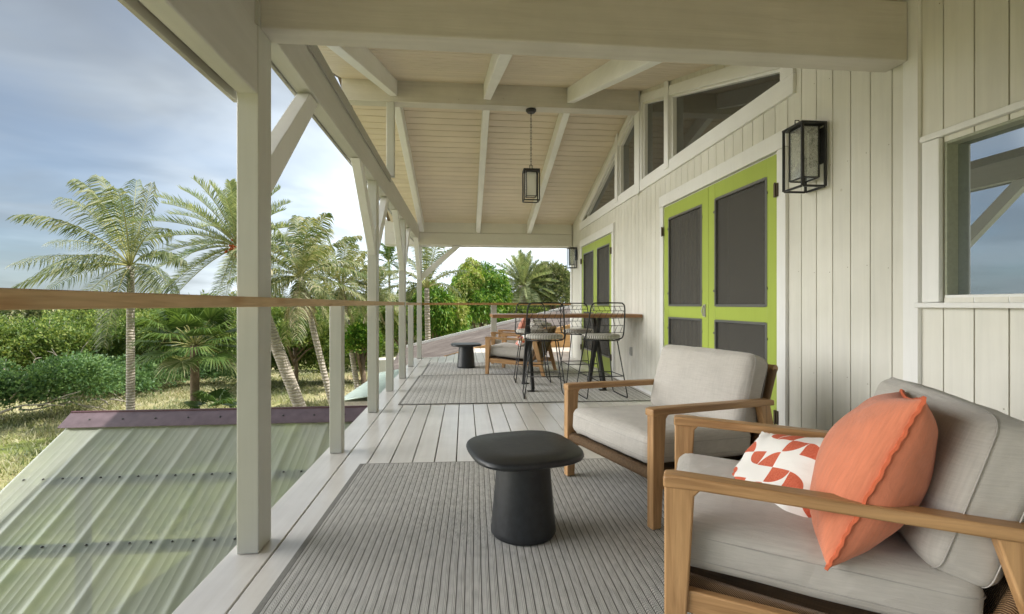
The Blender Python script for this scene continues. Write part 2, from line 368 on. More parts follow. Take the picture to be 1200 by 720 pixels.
c = m.ramp(wv.outputs['Fac'], [(.1, (.40, .355, .30)), (.45, (.50, .455, .39)), (.9, (.57, .52, .455))]); c = m.mix(1, c, m.ramp(n, [(.3, (.7, .68, .66)), (.7, (1, 1, 1))]), 'MULTIPLY')
m.color(c); m.bump(wv.outputs['Fac'], .03, .7); TRUNK = m.m
BROWNTRUNK = plain('brown_trunk', (.20, .15, .11), .9, .3, 0, 9, .4, .02)
DEADWOOD = plain('bleached_wood', (.48, .43, .37), .85, .3, 0, 12, .35, .004)
PINKROOF = plain('pink_roof', (.50, .34, .32), .6)

# ------------------------------------------------------------------ mesh helpers
class MB:
    def __init__(s): s.v = []; s.f = []; s.smooth = False
    def add(s, vs, fs):
        b = len(s.v); s.v += [tuple(p) for p in vs]; s.f += [tuple(b+i for i in f) for f in fs]; return s
    def box(s, x0, x1, y0, y1, z0, z1, T=None):
        vs = [Vector((x, y, z)) for z in (z0, z1) for x, y in ((x0, y0), (x1, y0), (x1, y1), (x0, y1))]
        if T is not None: vs = [T @ p for p in vs]
        return s.add(vs, [(3, 2, 1, 0), (4, 5, 6, 7), (0, 1, 5, 4), (1, 2, 6, 5), (2, 3, 7, 6), (3, 0, 4, 7)])
    def prism(s, pts, axis, a, b):
        """polygon pts (2D) extruded along axis between a and b. axis x: pts=(y,z); y: (x,z); z: (x,y)"""
        def mk(p, t): return {'x': (t, p[0], p[1]), 'y': (p[0], t, p[1]), 'z': (p[0], p[1], t)}[axis]
        n = len(pts); vs = [mk(p, a) for p in pts]+[mk(p, b) for p in pts]
        fs = [tuple(range(n))[::-1], tuple(range(n, 2*n))]+[(i, (i+1) % n, n+(i+1) % n, n+i) for i in range(n)]
        return s.add(vs, fs)
    def tube(s, path, r, n=8, cap=True):
        path = [Vector(p) for p in path]; k = len(path)
        rr = r if isinstance(r, (list, tuple)) else [r]*k
        vs = []; up = None
        for i, p in enumerate(path):
            t = (path[min(i+1, k-1)]-path[max(i-1, 0)]).normalized()
            if up is None: up = t.orthogonal().normalized()
            else: up = (up-t*up.dot(t)); up = up.normalized() if up.length > 1e-6 else t.orthogonal().normalized()
            q = t.cross(up)
            for j in range(n):
                a = 2*math.pi*j/n; vs.append(p+(up*math.cos(a)+q*math.sin(a))*rr[i])
        fs = [(i*n+j, i*n+(j+1) % n, (i+1)*n+(j+1) % n, (i+1)*n+j) for i in range(k-1) for j in range(n)]
        if cap: fs += [tuple(range(n))[::-1], tuple((k-1)*n+j for j in range(n))]
        s.add(vs, fs); return s
    def beam(s, a, b, wx, wz, up=(0, 0, 1)):
        """rectangular bar from a to b; wx across, wz along up"""
        a, b = Vector(a), Vector(b); t = (b-a).normalized(); u = Vector(up); side = t.cross(u).normalized(); u = side.cross(t)
        vs = [p+side*sx*wx/2+u*sz*wz/2 for p in (a, b) for sx, sz in ((-1, -1), (1, -1), (1, 1), (-1, 1))]
        return s.add(vs, [(0, 1, 2, 3), (7, 6, 5, 4), (0, 4, 5, 1), (1, 5, 6, 2), (2, 6, 7, 3), (3, 7, 4, 0)])
    def lathe(s, prof, c=(0, 0), n=40, shape=None):
        vs = []
        for r, z in prof:
            for j in range(n):
                a = 2*math.pi*j/n; k = shape(a) if shape else 1
                vs.append((c[0]+r*k*math.cos(a), c[1]+r*k*math.sin(a), z))
        m_ = len(prof)
        fs = [(i*n+j, i*n+(j+1) % n, (i+1)*n+(j+1) % n, (i+1)*n+j) for i in range(m_-1) for j in range(n)]
        fs += [tuple(range(n))[::-1], tuple((m_-1)*n+j for j in range(n))]
        return s.add(vs, fs)
    def build(s, name, mat, parent=None, bevel=0, smooth=False, segs=2, loc=None, mat2=None):
        me = bpy.data.meshes.new(name); me.from_pydata(s.v, [], s.f); me.validate(); me.update()
        import bmesh
        bm = bmesh.new(); bm.from_mesh(me); bmesh.ops.recalc_face_normals(bm, faces=bm.faces); bm.to_mesh(me); bm.free()
        me.materials.append(mat)
        o = bpy.data.objects.new(name, me); COL.objects.link(o)
        if parent: o.parent = parent
        if loc: o.location = loc
        if smooth:
            me.polygons.foreach_set('use_smooth', [True]*len(me.polygons))
            if smooth != 'all':
                try: me.set_sharp_from_angle(angle=R(38))
                except Exception: pass
        if bevel:
            md = o.modifiers.new('bevel', 'BEVEL'); md.width = bevel; md.segments = segs; md.limit_method = 'ANGLE'; md.angle_limit = R(40)
            me.polygons.foreach_set('use_smooth', [True]*len(me.polygons))
            try: me.set_sharp_from_angle(angle=R(30))
            except Exception: pass
        return o
def tag(o, label=None, cat=None, group=None, kind=None):
    if label: o['label'] = label
    if cat: o['category'] = cat
    if group: o['group'] = group
    if kind: o['kind'] = kind
    return o
def empty(name, loc=(0, 0, 0), rz=0, label=None, cat=None, group=None):
    o = bpy.data.objects.new(name, None); COL.objects.link(o); o.location = loc; o.rotation_euler = (0, 0, rz); o.empty_display_size = .1
    return tag(o, label, cat, group)
def copy_tree(o, parent=None):
    c = o.copy(); COL.objects.link(c)
    if parent: c.parent = parent
    for ch in list(o.children): copy_tree(ch, c)
    return c
def np_mesh(name, V, F, mat, parent=None, smooth=False):
    """V (n,3), F (m,k) fast mesh"""
    me = bpy.data.meshes.new(name); V = np.asarray(V, np.float32); F = np.asarray(F, np.int32)
    me.vertices.add(len(V)); me.vertices.foreach_set('co', V.ravel())
    k = F.shape[1]; me.loops.add(F.size); me.loops.foreach_set('vertex_index', F.ravel())
    me.polygons.add(len(F)); me.polygons.foreach_set('loop_start', np.arange(0, F.size, k, dtype=np.int32)); me.polygons.foreach_set('loop_total', np.full(len(F), k, np.int32))
    me.update(calc_edges=True); me.validate()
    me.materials.append(mat)
    if smooth: me.polygons.foreach_set('use_smooth', [True]*len(me.polygons))
    o = bpy.data.objects.new(name, me); COL.objects.link(o)
    if parent: o.parent = parent
    return o

def ctz(Y):       # underside of the ceiling boards
    return 3.61-.32*(5.52-Y) if Y < 5.52 else 3.61-.29*(Y-5.52)

# ================================================================== SETTING
B = 2.12          # plane of the house wall
# ground : one sheet to the horizon with gentle relief near the house
n = 140
xs = np.concatenate([np.linspace(-900, -60, 20), np.linspace(-58, 60, 100), np.linspace(64, 900, 20)])
ys = np.concatenate([np.linspace(-300, -12, 10), np.linspace(-10, 80, 90), np.linspace(84, 1500, 20)])
XX, YY = np.meshgrid(xs, ys)
def gz(x, y):
    return -3.45+.10*np.sin(x*.21+1)*np.cos(y*.17)+.05*np.sin(x*.7)*np.sin(y*.55+1)
V = np.stack([XX.ravel(), YY.ravel(), gz(XX, YY).ravel()], 1)
nx = len(xs); F = [(j*nx+i, j*nx+i+1, (j+1)*nx+i+1, (j+1)*nx+i) for j in range(len(ys)-1) for i in range(nx-1)]
tag(np_mesh('ground', V, F, GROUND, smooth=True), kind='structure')

# deck : boards along Y ; an Empty-free structure mesh, plus the dark joists gap sheet below
edges = [-.976, -.79, -.625]+[-.625+.1435*i for i in range(1, 20)]
edges = [e for e in edges if e < B-.02]+[B-.001]
def yend(x):      # skewed far end of the deck
    if x < -.37: return 9.15+(x+.976)*.35
    if x < .26: return 9.36+(x+.37)*(1.74/.63)
    return 11.1
mb = MB()
for a, b in zip(edges[:-1], edges[1:]):
    g_ = .0035
    mb.prism([(a+g_, -1.5), (b-g_, -1.5), (b-g_, yend(b-g_)), (a+g_, yend(a+g_))], 'z', -.03, 0)
for k in range(6):
    a = B+.1435*k
    mb.box(a+.0035, a+.14, 9.2, 11.1, -.03, 0)
tag(mb.build('deck', DECK, bevel=.003), kind='structure')
mb = MB(); mb.box(-.95, B, -1.5, 9.1, -.30, -.034)
tag(mb.build('deck_underside', plain('deck_gap', (.03, .027, .025), .9)), kind='structure')

# ------------------------------------------------------------------ house
house = empty('house', (B, 0, 0), 0, 'cream board house wall with lime green screen doors and clerestory windows beside the deck', 'house')
H0 = Matrix.Translation((-B, 0, 0))
def hb(mb, name, mat, parent=None, bevel=0, **k):
    mb.v = [(x-B, y, z) for x, y, z in mb.v]
    return mb.build(name, mat, parent or house, bevel, **k)
YE = 9.16
# openings (y0,y1,z0,z1)
OPEN = [(2.99, 4.80, 0, 2.06), (6.56, 8.27, 0, 2.06), (.78, 1.90, 1.06, 1.75)]
def sill_top(y):  # bottom of wall area taken by clerestory windows : (zlo, zhi) or None
    if 2.90 < y < 8.30: return (2.48, None)
    return None
def wtop(y):
    if y < 2.0: return 2.50
    return ctz(y)+.02
mbS = MB(); grooves = [-1.5+.126*i for i in range(0, 86)]
cuts = sorted(set([g_ for g_ in grooves if g_ < YE]+[2.0, 2.9, 5.52, 8.3, YE]+[v for o_ in OPEN for v in o_[:2]]))
gs = set(grooves)
for a, b in zip(cuts[:-1], cuts[1:]):
    a2 = a+(.0028 if a in gs else 0); b2 = b-(.0028 if b in gs else 0)
    if b2-a2 < .002: continue
    mid = (a+b)/2; spans = []
    lo = 0
    z_cut = 2.48 if 2.9 < mid < 8.3 else None
    for (y0, y1, z0, z1) in sorted(OPEN, key=lambda o_: o_[2]):
        if y0 < mid < y1:
            if z0 > lo: spans.append((lo, z0))
            lo = z1
    if z_cut: spans.append((lo, z_cut, z_cut))
    else: spans.append((lo, wtop(a2), wtop(b2)))
    for sp_ in spans:
        if len(sp_) == 2: sp_ = (sp_[0], sp_[1], sp_[1])
        mbS.prism([(a2, sp_[0]), (b2, sp_[0]), (b2, sp_[2]), (a2, sp_[1])], 'x', B, B+.012)
# gable filler siding between clerestory trim and the ceiling
for a, b in zip(cuts[:-1], cuts[1:]):
    if a < 2.0 or b > 8.9 or not (2.0 < a < 8.6): continue
    mid = (a+b)/2
    if not (2.9 <= mid <= 8.3): continue
    a2 = a+(.0028 if a in gs else 0); b2 = b-(.0028 if b in gs else 0)
    def gt(y): return 3.49-.325*(5.53-y) if y < 5.53 else 3.49-.335*(y-5.53)
    mbS.prism([(a2, gt(a2)-.04), (b2, gt(b2)-.04), (b2, wtop(b2)), (a2, wtop(a2))], 'x', B, B+.012)
hb(mbS, 'wall_siding', SIDING, bevel=.0015, segs=1)
# backing wall behind the grooves with the same openings
mbB = MB()
def back(y0, y1, z0, z1, z1b=None): mbB.prism([(y0, z0), (y1, z0), (y1, z1b if z1b else z1), (y0, z1)], 'x', B+.0125, B+.11)
back(-1.5, .78, 0, 2.5); back(.78, 1.90, 0, 1.06); back(.78, 1.90, 1.75, 2.5); back(1.90, 2.0, 0, 2.5)
back(2.0, 2.9, 0, wtop(2.0), wtop(2.9)); back(2.9, 2.99, 0, 2.48); back(2.99, 4.8, 2.06, 2.48); back(4.8, 6.56, 0, 2.48); back(6.56, 8.27, 2.06, 2.48); back(8.27, 8.3, 0, 2.48)
back(8.3, YE, 0, wtop(8.3), wtop(YE))
back(2.9, 5.52, gt(2.9)-.04, wtop(5.52), wtop(5.52)) if False else None
mbB.prism([(2.9, gt(2.9)-.04), (5.53, gt(5.53)-.04), (8.3, gt(8.3)-.04), (8.3, wtop(8.3)), (5.53, wtop(5.53)), (2.9, wtop(2.9))], 'x', B+.0125, B+.11)
hb(mbB, 'wall_backing', GROOVE)
# end wall facing away and side mass of the house
mb = MB(); mb.box(B+.115, 9, YE-.02, YE, 0, 2.6); hb(mb, 'end_wall', SIDING)
mb = MB(); mb.box(8.9, 9, -1.5, YE-.03, 0, 3.4); mb.box(B+.115, 8.9, -1.5, YE-.03, -.02, -.002); mb.box(B+.115, 8.9, -1.6, -1.5, 0, 2.5); hb(mb, 'interior_shell', DARKROOM)
# skirt wall under the house and deck
mb = MB(); mb.box(B+.02, 9, -1.5, YE, -3.6, -.03); hb(mb, 'foundation_wall', SIDING)
# nail heads in the boards
mb = MB(); rn = random.Random(5)
for g_ in grooves:
    for z in (.12, .62, 1.22, 1.83, 2.36):
        y_ = g_+.018+rn.uniform(-.004, .006); z_ = z+rn.uniform(-.02, .02)
        if y_ > YE-.1 or any(a-.1 < y_ < b+.1 and c-.1 < z_ < d+.15 for a, b, c, d in OPEN) or 1.99 < y_ < 2.08 or (2.8 < y_ < 8.4 and z_ > 2.3): continue
        mb.lathe([(.0028, 0), (.0028, .0012)], (0, 0), 6)
        for i in range(len(mb.v)-12, len(mb.v)): a_, b_, c_ = mb.v[i]; mb.v[i] = (B-.0002-c_, y_+a_, z_+b_)
hb(mb, 'nail_heads', plain('painted_nail', (.36, .33, .25), .6))['kind'] = 'stuff'
# trims
def tr(mb, *a): mb.box(*a); return mb
T = MB(); T.box(B-.022, B-.001, 2.0, 2.075, 0, 2.5); hb(T, 'vertical_trim', TRIM_Z, bevel=.002)
T = MB(); T.box(B-.022, B-.001, YE-.09, YE, 0, 2.60); T.box(B-.022, B+.07, YE+.001, YE+.02, 0, 2.60); hb(T, 'corner_trim', TRIM_Z, bevel=.002)
for a, b in ((4.90, 6.47), (2.08, 2.9)):
    T = MB(); T.box(B-.012, B-.001, a, b, 0, .035); hb(T, 'base_strip', TRIM_Y, bevel=.002)

def double_door(y0, y1, which):
    T = MB()
    T.box(B-.024, B-.001, y0-.09, y0-.004, 0, 2.065); T.box(B-.024, B-.001, y1+.004, y1+.09, 0, 2.065)
    T.box(B-.027, B-.001, y0-.10, y1+.10, 2.067, 2.185)
    T.box(B, B+.10, y0-.003, y0+.006, 0, 2.065); T.box(B, B+.10, y1-.006, y1+.003, 0, 2.065); T.box(B, B+.10, y0, y1, 2.055, 2.066)
    hb(T, 'door_casing', TRIM_Z, bevel=.002)
    ym = (y0+y1)/2
    for k, (a, b) in enumerate(((y0+.008, ym-.003), (ym+.003, y1-.008))):
        st = .105
        F_ = MB(); xa, xb = B-.014, B+.022
        F_.box(xa, xb, a, a+st, .012, 2.05); F_.box(xa, xb, b-st, b, .012, 2.05)
        F_.box(xa+.001, xb-.001, a+st, b-st, 1.92, 2.05); F_.box(xa+.001, xb-.001, a+st, b-st, .90, 1.015); F_.box(xa+.001, xb-.001, a+st, b-st, .012, .25)
        leaf = hb(F_, 'door_leaf', LIME, bevel=.003)
        for (z0, z1) in ((1.015, 1.92), (.25, .90)):
            S = MB(); S.box(B+.003, B+.005, a+st, b-st, z0, z1); o = S; o.v = [(x-B, y, z) for x, y, z in o.v]; o.build('insect_screen', SCREEN, leaf)
            S = MB(); q = .016
            S.box(B-.017, B+.002, a+st-.004, a+st+q, z0, z1); S.box(B-.017, B+.002, b-st-q, b-st+.004, z0, z1); S.box(B-.018, B+.002, a+st+q, b-st-q, z0-.004, z0+q); S.box(B-.018, B+.002, a+st+q, b-st-q, z1-q, z1+.004)
            for zz_ in (z0+.12, z1-.12):
                S.box(B-.022, B-.015, a+st-.012, a+st-.002, zz_, zz_+.018); S.box(B-.022, B-.015, b-st+.002, b-st+.012, zz_, zz_+.018)
            S.v = [(x-B, y, z) for x, y, z in S.v]; S.build('screen_frame', plain('screen_trim_%d%d' % (k, int(z0*10)), (.20, .20, .20), .35, .5, .6) if False else STEELD, leaf)
        yh = a-.012 if k == 0 else b+.012
        for zh in (.27, 1.80):
            S = MB(); S.box(B-.034, B-.0245, yh-.02, yh+.02, zh-.045, zh+.045); S.tube([(B-.038, yh, zh-.05), (B-.038, yh, zh+.05)], .006, 8)
            S.v = [(x-B, y, z) for x, y, z in S.v]; S.build('hinge', BRONZE, leaf)
        if k == 1:
            S = MB(); S.tube([(B-.03, a+.05, .93), (B-.045, a+.05, .97), (B-.03, a+.05, 1.02)], .006, 8); S.box(B-.022, B-.0145, a+.035, a+.065, .92, 1.03)
            S.v = [(x-B, y, z) for x, y, z in S.v]; S.build('door_handle', GUTTER, leaf)
    # glazed door and curtain standing behind the screens
    T = MB(); T.box(B+.06, B+.066, y0+.01, y1-.01, .02, 2.05); hb(T, 'inner_glass', PANE)
    T = MB()
    for i in range(7):
        yy = y1-.12-.085*i; T.box(B+.052, B+.058, yy, yy+.028+.012*(i % 2), .1, 2.04)
    hb(T, 'blind_slats', CURTAIN)
STEELD = plain('screen_trim', (.20, .20, .20), .35, .5, .5)
double_door(2.99, 4.80, 0); double_door(6.56, 8.27, 1)
# threshold
THR = plain('threshold_metal', (.35, .34, .3), .5)
for a, b in ((2.99, 4.80), (6.56, 8.27)):
    T = MB(); T.box(B-.05, B-.001, a, b, .001, .02); hb(T, 'threshold', THR, bevel=.002)

# clerestory windows : polygon panes with trim
def gw(y): return 3.475-.335*(5.53-y) if y < 5.53 else 3.475-.355*(y-5.53)     # top of glass
panes = [(2.95, 4.66), (4.76, 5.42), (5.66, 6.27), (6.38, 8.02)]
for a, b in panes:
    P_ = MB(); pts = [(a, 2.52), (b, 2.52), (b, gw(b)), (a, gw(a))]
    if gw(b)-2.52 < .03: pts = [(a, 2.52), (b, 2.525), (a, gw(a))]
    P_.prism(pts, 'x', B+.05, B+.056); win = hb(P_, 'clerestory_pane', PANE)
    F_ = MB(); q = .022
    def lin(p0, p1, up=(1, 0, 0)):
        F_.beam((B+.03-B, p0[0], p0[1]), (B+.03-B, p1[0], p1[1]), q, .045, up)
    lin((a, 2.53), (b, 2.53)); lin((a+.012, 2.54), (a+.012, gw(a)));
    if len(pts) == 4: lin((b-.012, 2.54), (b-.012, gw(b)))
    lin((a, gw(a)-.012), (b, gw(b)-.012)); F_.build('window_frame', TRIM_Y, win)
T = MB()
T.box(B-.024, B-.001, 2.83, 8.42, 2.385, 2.515)                     # sill board
T.prism([(2.955, 2.517), (2.955, gt(2.955)+.075), (2.83, gt(2.83)+.075), (2.83, 2.517)], 'x', B-.024, B-.001)
T.prism([(2.957, gw(2.957)), (5.455, gw(5.455)), (5.455, gt(5.455)+.075), (2.957, gt(2.957)+.075)], 'x', B-.024, B-.001)
T.prism([(5.605, gw(5.605)), (8.25, gw(8.25)), (8.42, gt(8.42)+.075), (5.605, gt(5.605)+.075)], 'x', B-.024, B-.001)
hb(T, 'clerestory_trim', TRIM_Y, bevel=.002)
for a, b in ((4.66, 4.76), (6.27, 6.38)):
    T = MB(); T.prism([(a, 2.44), (b, 2.44), (b, gt(b)+.14), (a, gt(a)+.14)], 'x', B-.034, B-.0245)
    T.prism([(a, 2.517), (b, 2.517), (b, gw(b)), (a, gw(a))], 'x', B-.0243, B+.06); hb(T, 'mullion', TRIM_Z, bevel=.002)
T = MB()
T.box(B-.036, B-.0245, 5.46, 5.60, 2.37, 3.6); T.box(B-.02, B+.06, 5.42, 5.66, 2.517, 3.46)
hb(T, 'mullion', TRIM_Z, bevel=.002)

# near window with deep casing
T = MB(); y0, y1, z0, z1 = .78, 1.90, 1.06, 1.75
T.box(B-.024, B-.001, y1+.002, y1+.08, z0-.02, z1+.02); T.box(B-.024, B-.001, y0-.115, y0-.002, z0-.02, z1+.02)
T.box(B-.03, B-.001, y0-.13, y1+.085, z1+.022, z1+.05)
wn_ = hb(T, 'window', TRIM_Z, bevel=.003)
T = MB(); T.box(B-.045, B+.09, y0-.13, y1+.095, z0-.045, z0-.022); T.box(B+.002, B+.09, y0, y1, z0-.021, z0+.012); T.v = [(x-B, y, z) for x, y, z in T.v]; T.build('window_sill', TRIM_Y, wn_, .003)
T = MB(); T.box(B+.001, B+.10, y1-.012, y1-.001, z0+.013, z1); T.box(B+.001, B+.10, y0, y0+.01, z0+.013, z1); T.box(B+.001, B+.10, y0+.011, y1-.013, z1-.012, z1)
T.v = [(x-B, y, z) for x, y, z in T.v]; T.build('window_jamb', plain('sage_paint', (.34, .36, .27), .5), wn_, .002)
T = MB(); T.box(B+.055, B+.06, y0+.01, y1-.012, z0+.012, z1-.012); T.v = [(x-B, y, z) for x, y, z in T.v]; T.build('window_pane', PANE_BIG, wn_)
# outlet
T = MB(); T.box(B-.014, B-.001, 5.77, 5.84, .38, .49); T.box(B-.022, B-.0145, 5.78, 5.83, .40, .47); hb(T, 'power_outlet', OUTLET, bevel=.002)

# ------------------------------------------------------------------ roof over the veranda
roof = empty('porch_roof', (0, 5.5, 3.7), 0, 'pitched veranda roof with tan board ceiling and white rafters above the deck', 'roof')
ro = Vector((0, 5.5, 3.7))
def rb(mb, name, mat, bevel=0, parent=None, **k):
    mb.v = [(x, y-5.5, z-3.7) for x, y, z in mb.v]
    return mb.build(name, mat, parent or roof, bevel, **k)
XL = -1.38
cb = MB(); y = 5.515
def slab(mb, y0, y1, t0, t1, x0=XL, x1=B-.003):
    mb.prism([(y0, ctz(y0)+t0), (y1, ctz(y1)+t0), (y1, ctz(y1)+t1), (y0, ctz(y0)+t1)], 'x', x0, x1)
while y > 1.7:
    slab(cb, y-.109, y, 0, .012); y -= .12
y = 5.525
while y < 9.5:
    slab(cb, y, y+.109, 0, .012); y += .12
rb(cb, 'ceiling_boards', CEIL)
cb = MB(); slab(cb, -.6, 5.519, .013, .09, XL-.06, 9.0); slab(cb, 5.521, 10.0, .013, .09, XL-.06, 9.0); rb(cb, 'roof_deck', CEILGAP)
for side in (0, 1):
    for xc in (-.80, .265, 1.25):
        r_ = MB()
        if side == 0: a, b = 2.06, 5.447
        else: a, b = 5.603, 9.0
        dz = .18 if side == 0 else .20
        r_.prism([(a, ctz(a)-dz), (b, ctz(b)-dz), (b, ctz(b)-.001), (a, ctz(a)-.001)], 'x', xc-.042, xc+.042)
        rb(r_, 'rafter', RAFTER, .004)
# ridge beam
mb = MB(); mb.box(XL, B-.04, 5.45, 5.60, 3.345, 3.60); rb(mb, 'ridge_beam', BEAM_X, .005)
mb = MB(); mb.box(-.885, -.80, 5.46, 5.55, 2.50, 3.343); rb(mb, 'king_post', POST_Z, .004)
# near cross beam, resting on the eave beam
mb = MB(); mb.box(-1.02, B-.024, 2.045, 2.165, 2.185, 2.47); rb(mb, 'cross_beam', BEAM_X, .008, segs=3)
# far beam: two boards + bottom plate
mb = MB(); mb.box(-1.50, B-.024, 9.03, 9.12, 2.40, 2.64); mb.box(-1.50, B-.024, 9.02, 9.12, 2.165, 2.395); rb(mb, 'cross_beam', paint('far_beam_paint', (.78, .76, .69), 0, .5, .06, .001), .004)
mb = MB(); mb.box(-1.50, B-.026, 9.135, 9.20, 2.145, 2.40); rb(mb, 'fascia_board', TRIM_X, .003)
# eave beam along the posts
mb = MB(); mb.box(-.935, -.845, 2.17, 9.0, 2.215, 2.50); rb(mb, 'eave_beam', BEAM_Y, .005)
mb = MB(); mb.box(-.955, -.938, 2.0, 9.0, 2.205, 2.30); mb.box(-.842, -.83, 2.17, 5.44, 2.42, 2.50); rb(mb, 'eave_strip', GUTTER, .002)
mb = MB(); mb.box(-.93, -.85, -2.4, 2.03, 1.90, 2.183); rb(mb, 'lower_eave_beam', BEAM_Y, .006)
mb = MB(); mb.box(-.985, -.965, -2.4, 2.11, 1.895, 2.14); mb.box(-1.0, -.987, -2.4, .62, 1.93, 2.14); mb.box(-1.0, -.987, .63, 2.11, 1.94, 2.14); mb.box(-.963, -.934, -2.4, 2.03, 1.93, 2.18); rb(mb, 'gutter', paint('gutter_board', (.56, .54, .48), 1, .6, .2), .003)
mb = MB(); mb.box(-.93, -.86, -2.4, 2.04, 2.186, 2.475); rb(mb, 'eave_board', BEAM_Y)
# flat lining over the near bay
mb = MB(); mb.box(-1.05, B-.003, -.6, 2.2, 2.478, 2.50) if False else None
cb = MB(); y = -2.4
while y < 2.03:
    cb.box(-1.02, B-.003, y+.003, y+.11, 2.478, 2.49); y += .114
rb(cb, 'near_ceiling_boards', CEIL)
cb = MB(); cb.box(-1.02, 9, -2.4, 2.04, 2.491, 2.52); rb(cb, 'near_ceiling_backing', CEILGAP)

# ------------------------------------------------------------------ posts and railing
def porch_post(y, x0, x1, label, brace_near=True, brace_far=True, d=.13, top=2.212):
    xc = (x0+x1)/2
    t = empty('porch_post', (xc, y, 0), 0, label, 'post', 'white posts holding up the veranda roof')
    mb = MB(); mb.box(x0-xc, x1-xc, 0, d, .002, top); mb.build('post_shaft', POST_Z, t, .004)
    def br(dy0, sgn):
        h = .085
        mb = MB(); z0, z1 = 1.50, 2.205; run = .55
        y_a = (d if sgn > 0 else 0)
        pts = [(y_a, z0), (y_a, z0+.17), (y_a+sgn*run, z1), (y_a+sgn*(run+.15), z1)]
        mb.prism(pts, 'x', -.035, .035); mb.build('brace', TRIM_Z, t, .003)
    if brace_near: br(0, -1)
    if brace_far: br(0, 1)
    return t
p1 = porch_post(2.02, -.932, -.845, 'thick white square post nearest the camera, beside the translucent roof', False, True, top=2.183)
mb = MB(); mb.box(.0, .043, 2.185-2.185, .022, 2.185, 2.30); mb.build('post_cap', POST_Z, p1)
porch_post(4.555, -.915, -.83, 'second white roof post from the camera, with braces both sides')
porch_post(6.62, -.905, -.82, 'third white roof post from the camera, with braces both sides')
p4 = porch_post(9.03, -.895, -.81, 'farthest white roof post, at the corner with the far railing', True, False, .10)
mb = MB(); mb.prism([(.043, 1.48), (.043, 1.62), (.66, 2.16), (.80, 2.16)], 'y', .02, .08); mb.build('brace', TRIM_X, p4, .003)
rail = empty('deck_railing', (-.88, 5, 0), 0, 'pine top rail on white half posts along the deck edge', 'railing')
def lb(mb, name, mat, t, off, bevel=0, **k):
    mb.v = [(x-off[0], y-off[1], z-off[2]) for x, y, z in mb.v]; return mb.build(name, mat, t, bevel, **k)
mb = MB(); mb.box(-.842, -.826, -1.0, 5.0, 1.020, 1.060); mb.box(-.842, -.826, 5.003, 9.10, 1.020, 1.060); lb(mb, 'top_rail', RAILW, rail, (-.88, 5, 0), .003)
for yy in (3.33, 5.655, 7.87):
    mb = MB(); mb.box(-.925, -.8435, yy, yy+.085, .002, 1.05); lb(mb, 'half_post', POST_Z, rail, (-.88, 5, 0), .004)
rail2 = empty('end_railing', (.6, 9.1, 0), 0, 'thin pine top rail crossing the far end of the deck', 'railing')
mb = MB(); mb.box(-.82, B-.03, 9.085, 9.12, 1.018, 1.062); lb(mb, 'top_rail', RAILWX, rail2, (.6, 9.1, 0), .002)
mb = MB(); mb.box(.52, .63, 9.125, 9.20, .002, 1.05); lb(mb, 'half_post', POST_Z, rail2, (.6, 9.1, 0), .003)

# ------------------------------------------------------------------ rugs
def rug(name, x0, x1, y0, y1, rz, mat, label, h=.009, z=.002):
    cx, cy = (x0+x1)/2, (y0+y1)/2
    t = empty(name, (cx, cy, z), rz, label, 'rug')
    wx, wy = (x1-x0)/2, (y1-y0)/2
    mb = MB(); mb.box(-wx+.026, wx-.026, -wy+.012, wy-.012, 0, h); mb.build('rug_weave', mat, t, .002)
    mb = MB(); mb.box(-wx, -wx+.0255, -wy, wy, 0, h-.001); mb.box(wx-.0255, wx, -wy, wy, 0, h-.001); mb.box(-wx+.026, wx-.026, -wy, -wy+.0115, 0, h-.001); mb.box(-wx+.026, wx-.026, wy-.0115, wy, 0, h-.001)
    mb.build('rug_border', RUGEDGE, t, .002)
rug('area_rug', -.705, 1.95, -.4, 3.05, R(-1.3), RUG, 'large grey striped flatweave rug under the two near armchairs')
rug('area_rug', -.66, 2.06, 4.86, 6.80, R(-.8), RUG2, 'pale grey striped rug under the bar table and stools')
rug('area_rug', -.62, 1.75, 6.83, 8.30, R(-.6), RUG2, 'pale grey striped rug at the far end under the far armchairs')

# ------------------------------------------------------------------ side tables
def side_table(x, y, rz, label):
    t = empty('side_table', (x, y, .012), rz, label, 'side table', 'dark pedestal side tables')
    def sq(a): return 1/((abs(math.cos(a))**3.2+abs(math.sin(a))**3.2)**(1/3.2))
    mb = MB(); mb.lathe([(.13, .345), (.200, .348), (.230, .352), (.242, .359), (.245, .368), (.242, .378), (.234, .384), (.12, .3845), (.02, .3845)], n=72, shape=sq); mb.build('table_top', CONC, t, smooth=True)
    mb = MB(); mb.lathe([(.118, 0), (.142, .002), (.147, .010), (.145, .03), (.120, .30), (.116, .348)], n=56); mb.build('pedestal', CONC, t, smooth=True)
    return t
side_table(.265, 2.10, R(12), 'dark round-cornered pedestal side table on the near rug')
side_table(.03, 7.62, R(5), 'small dark pedestal side table on the far rug beside an armchair')

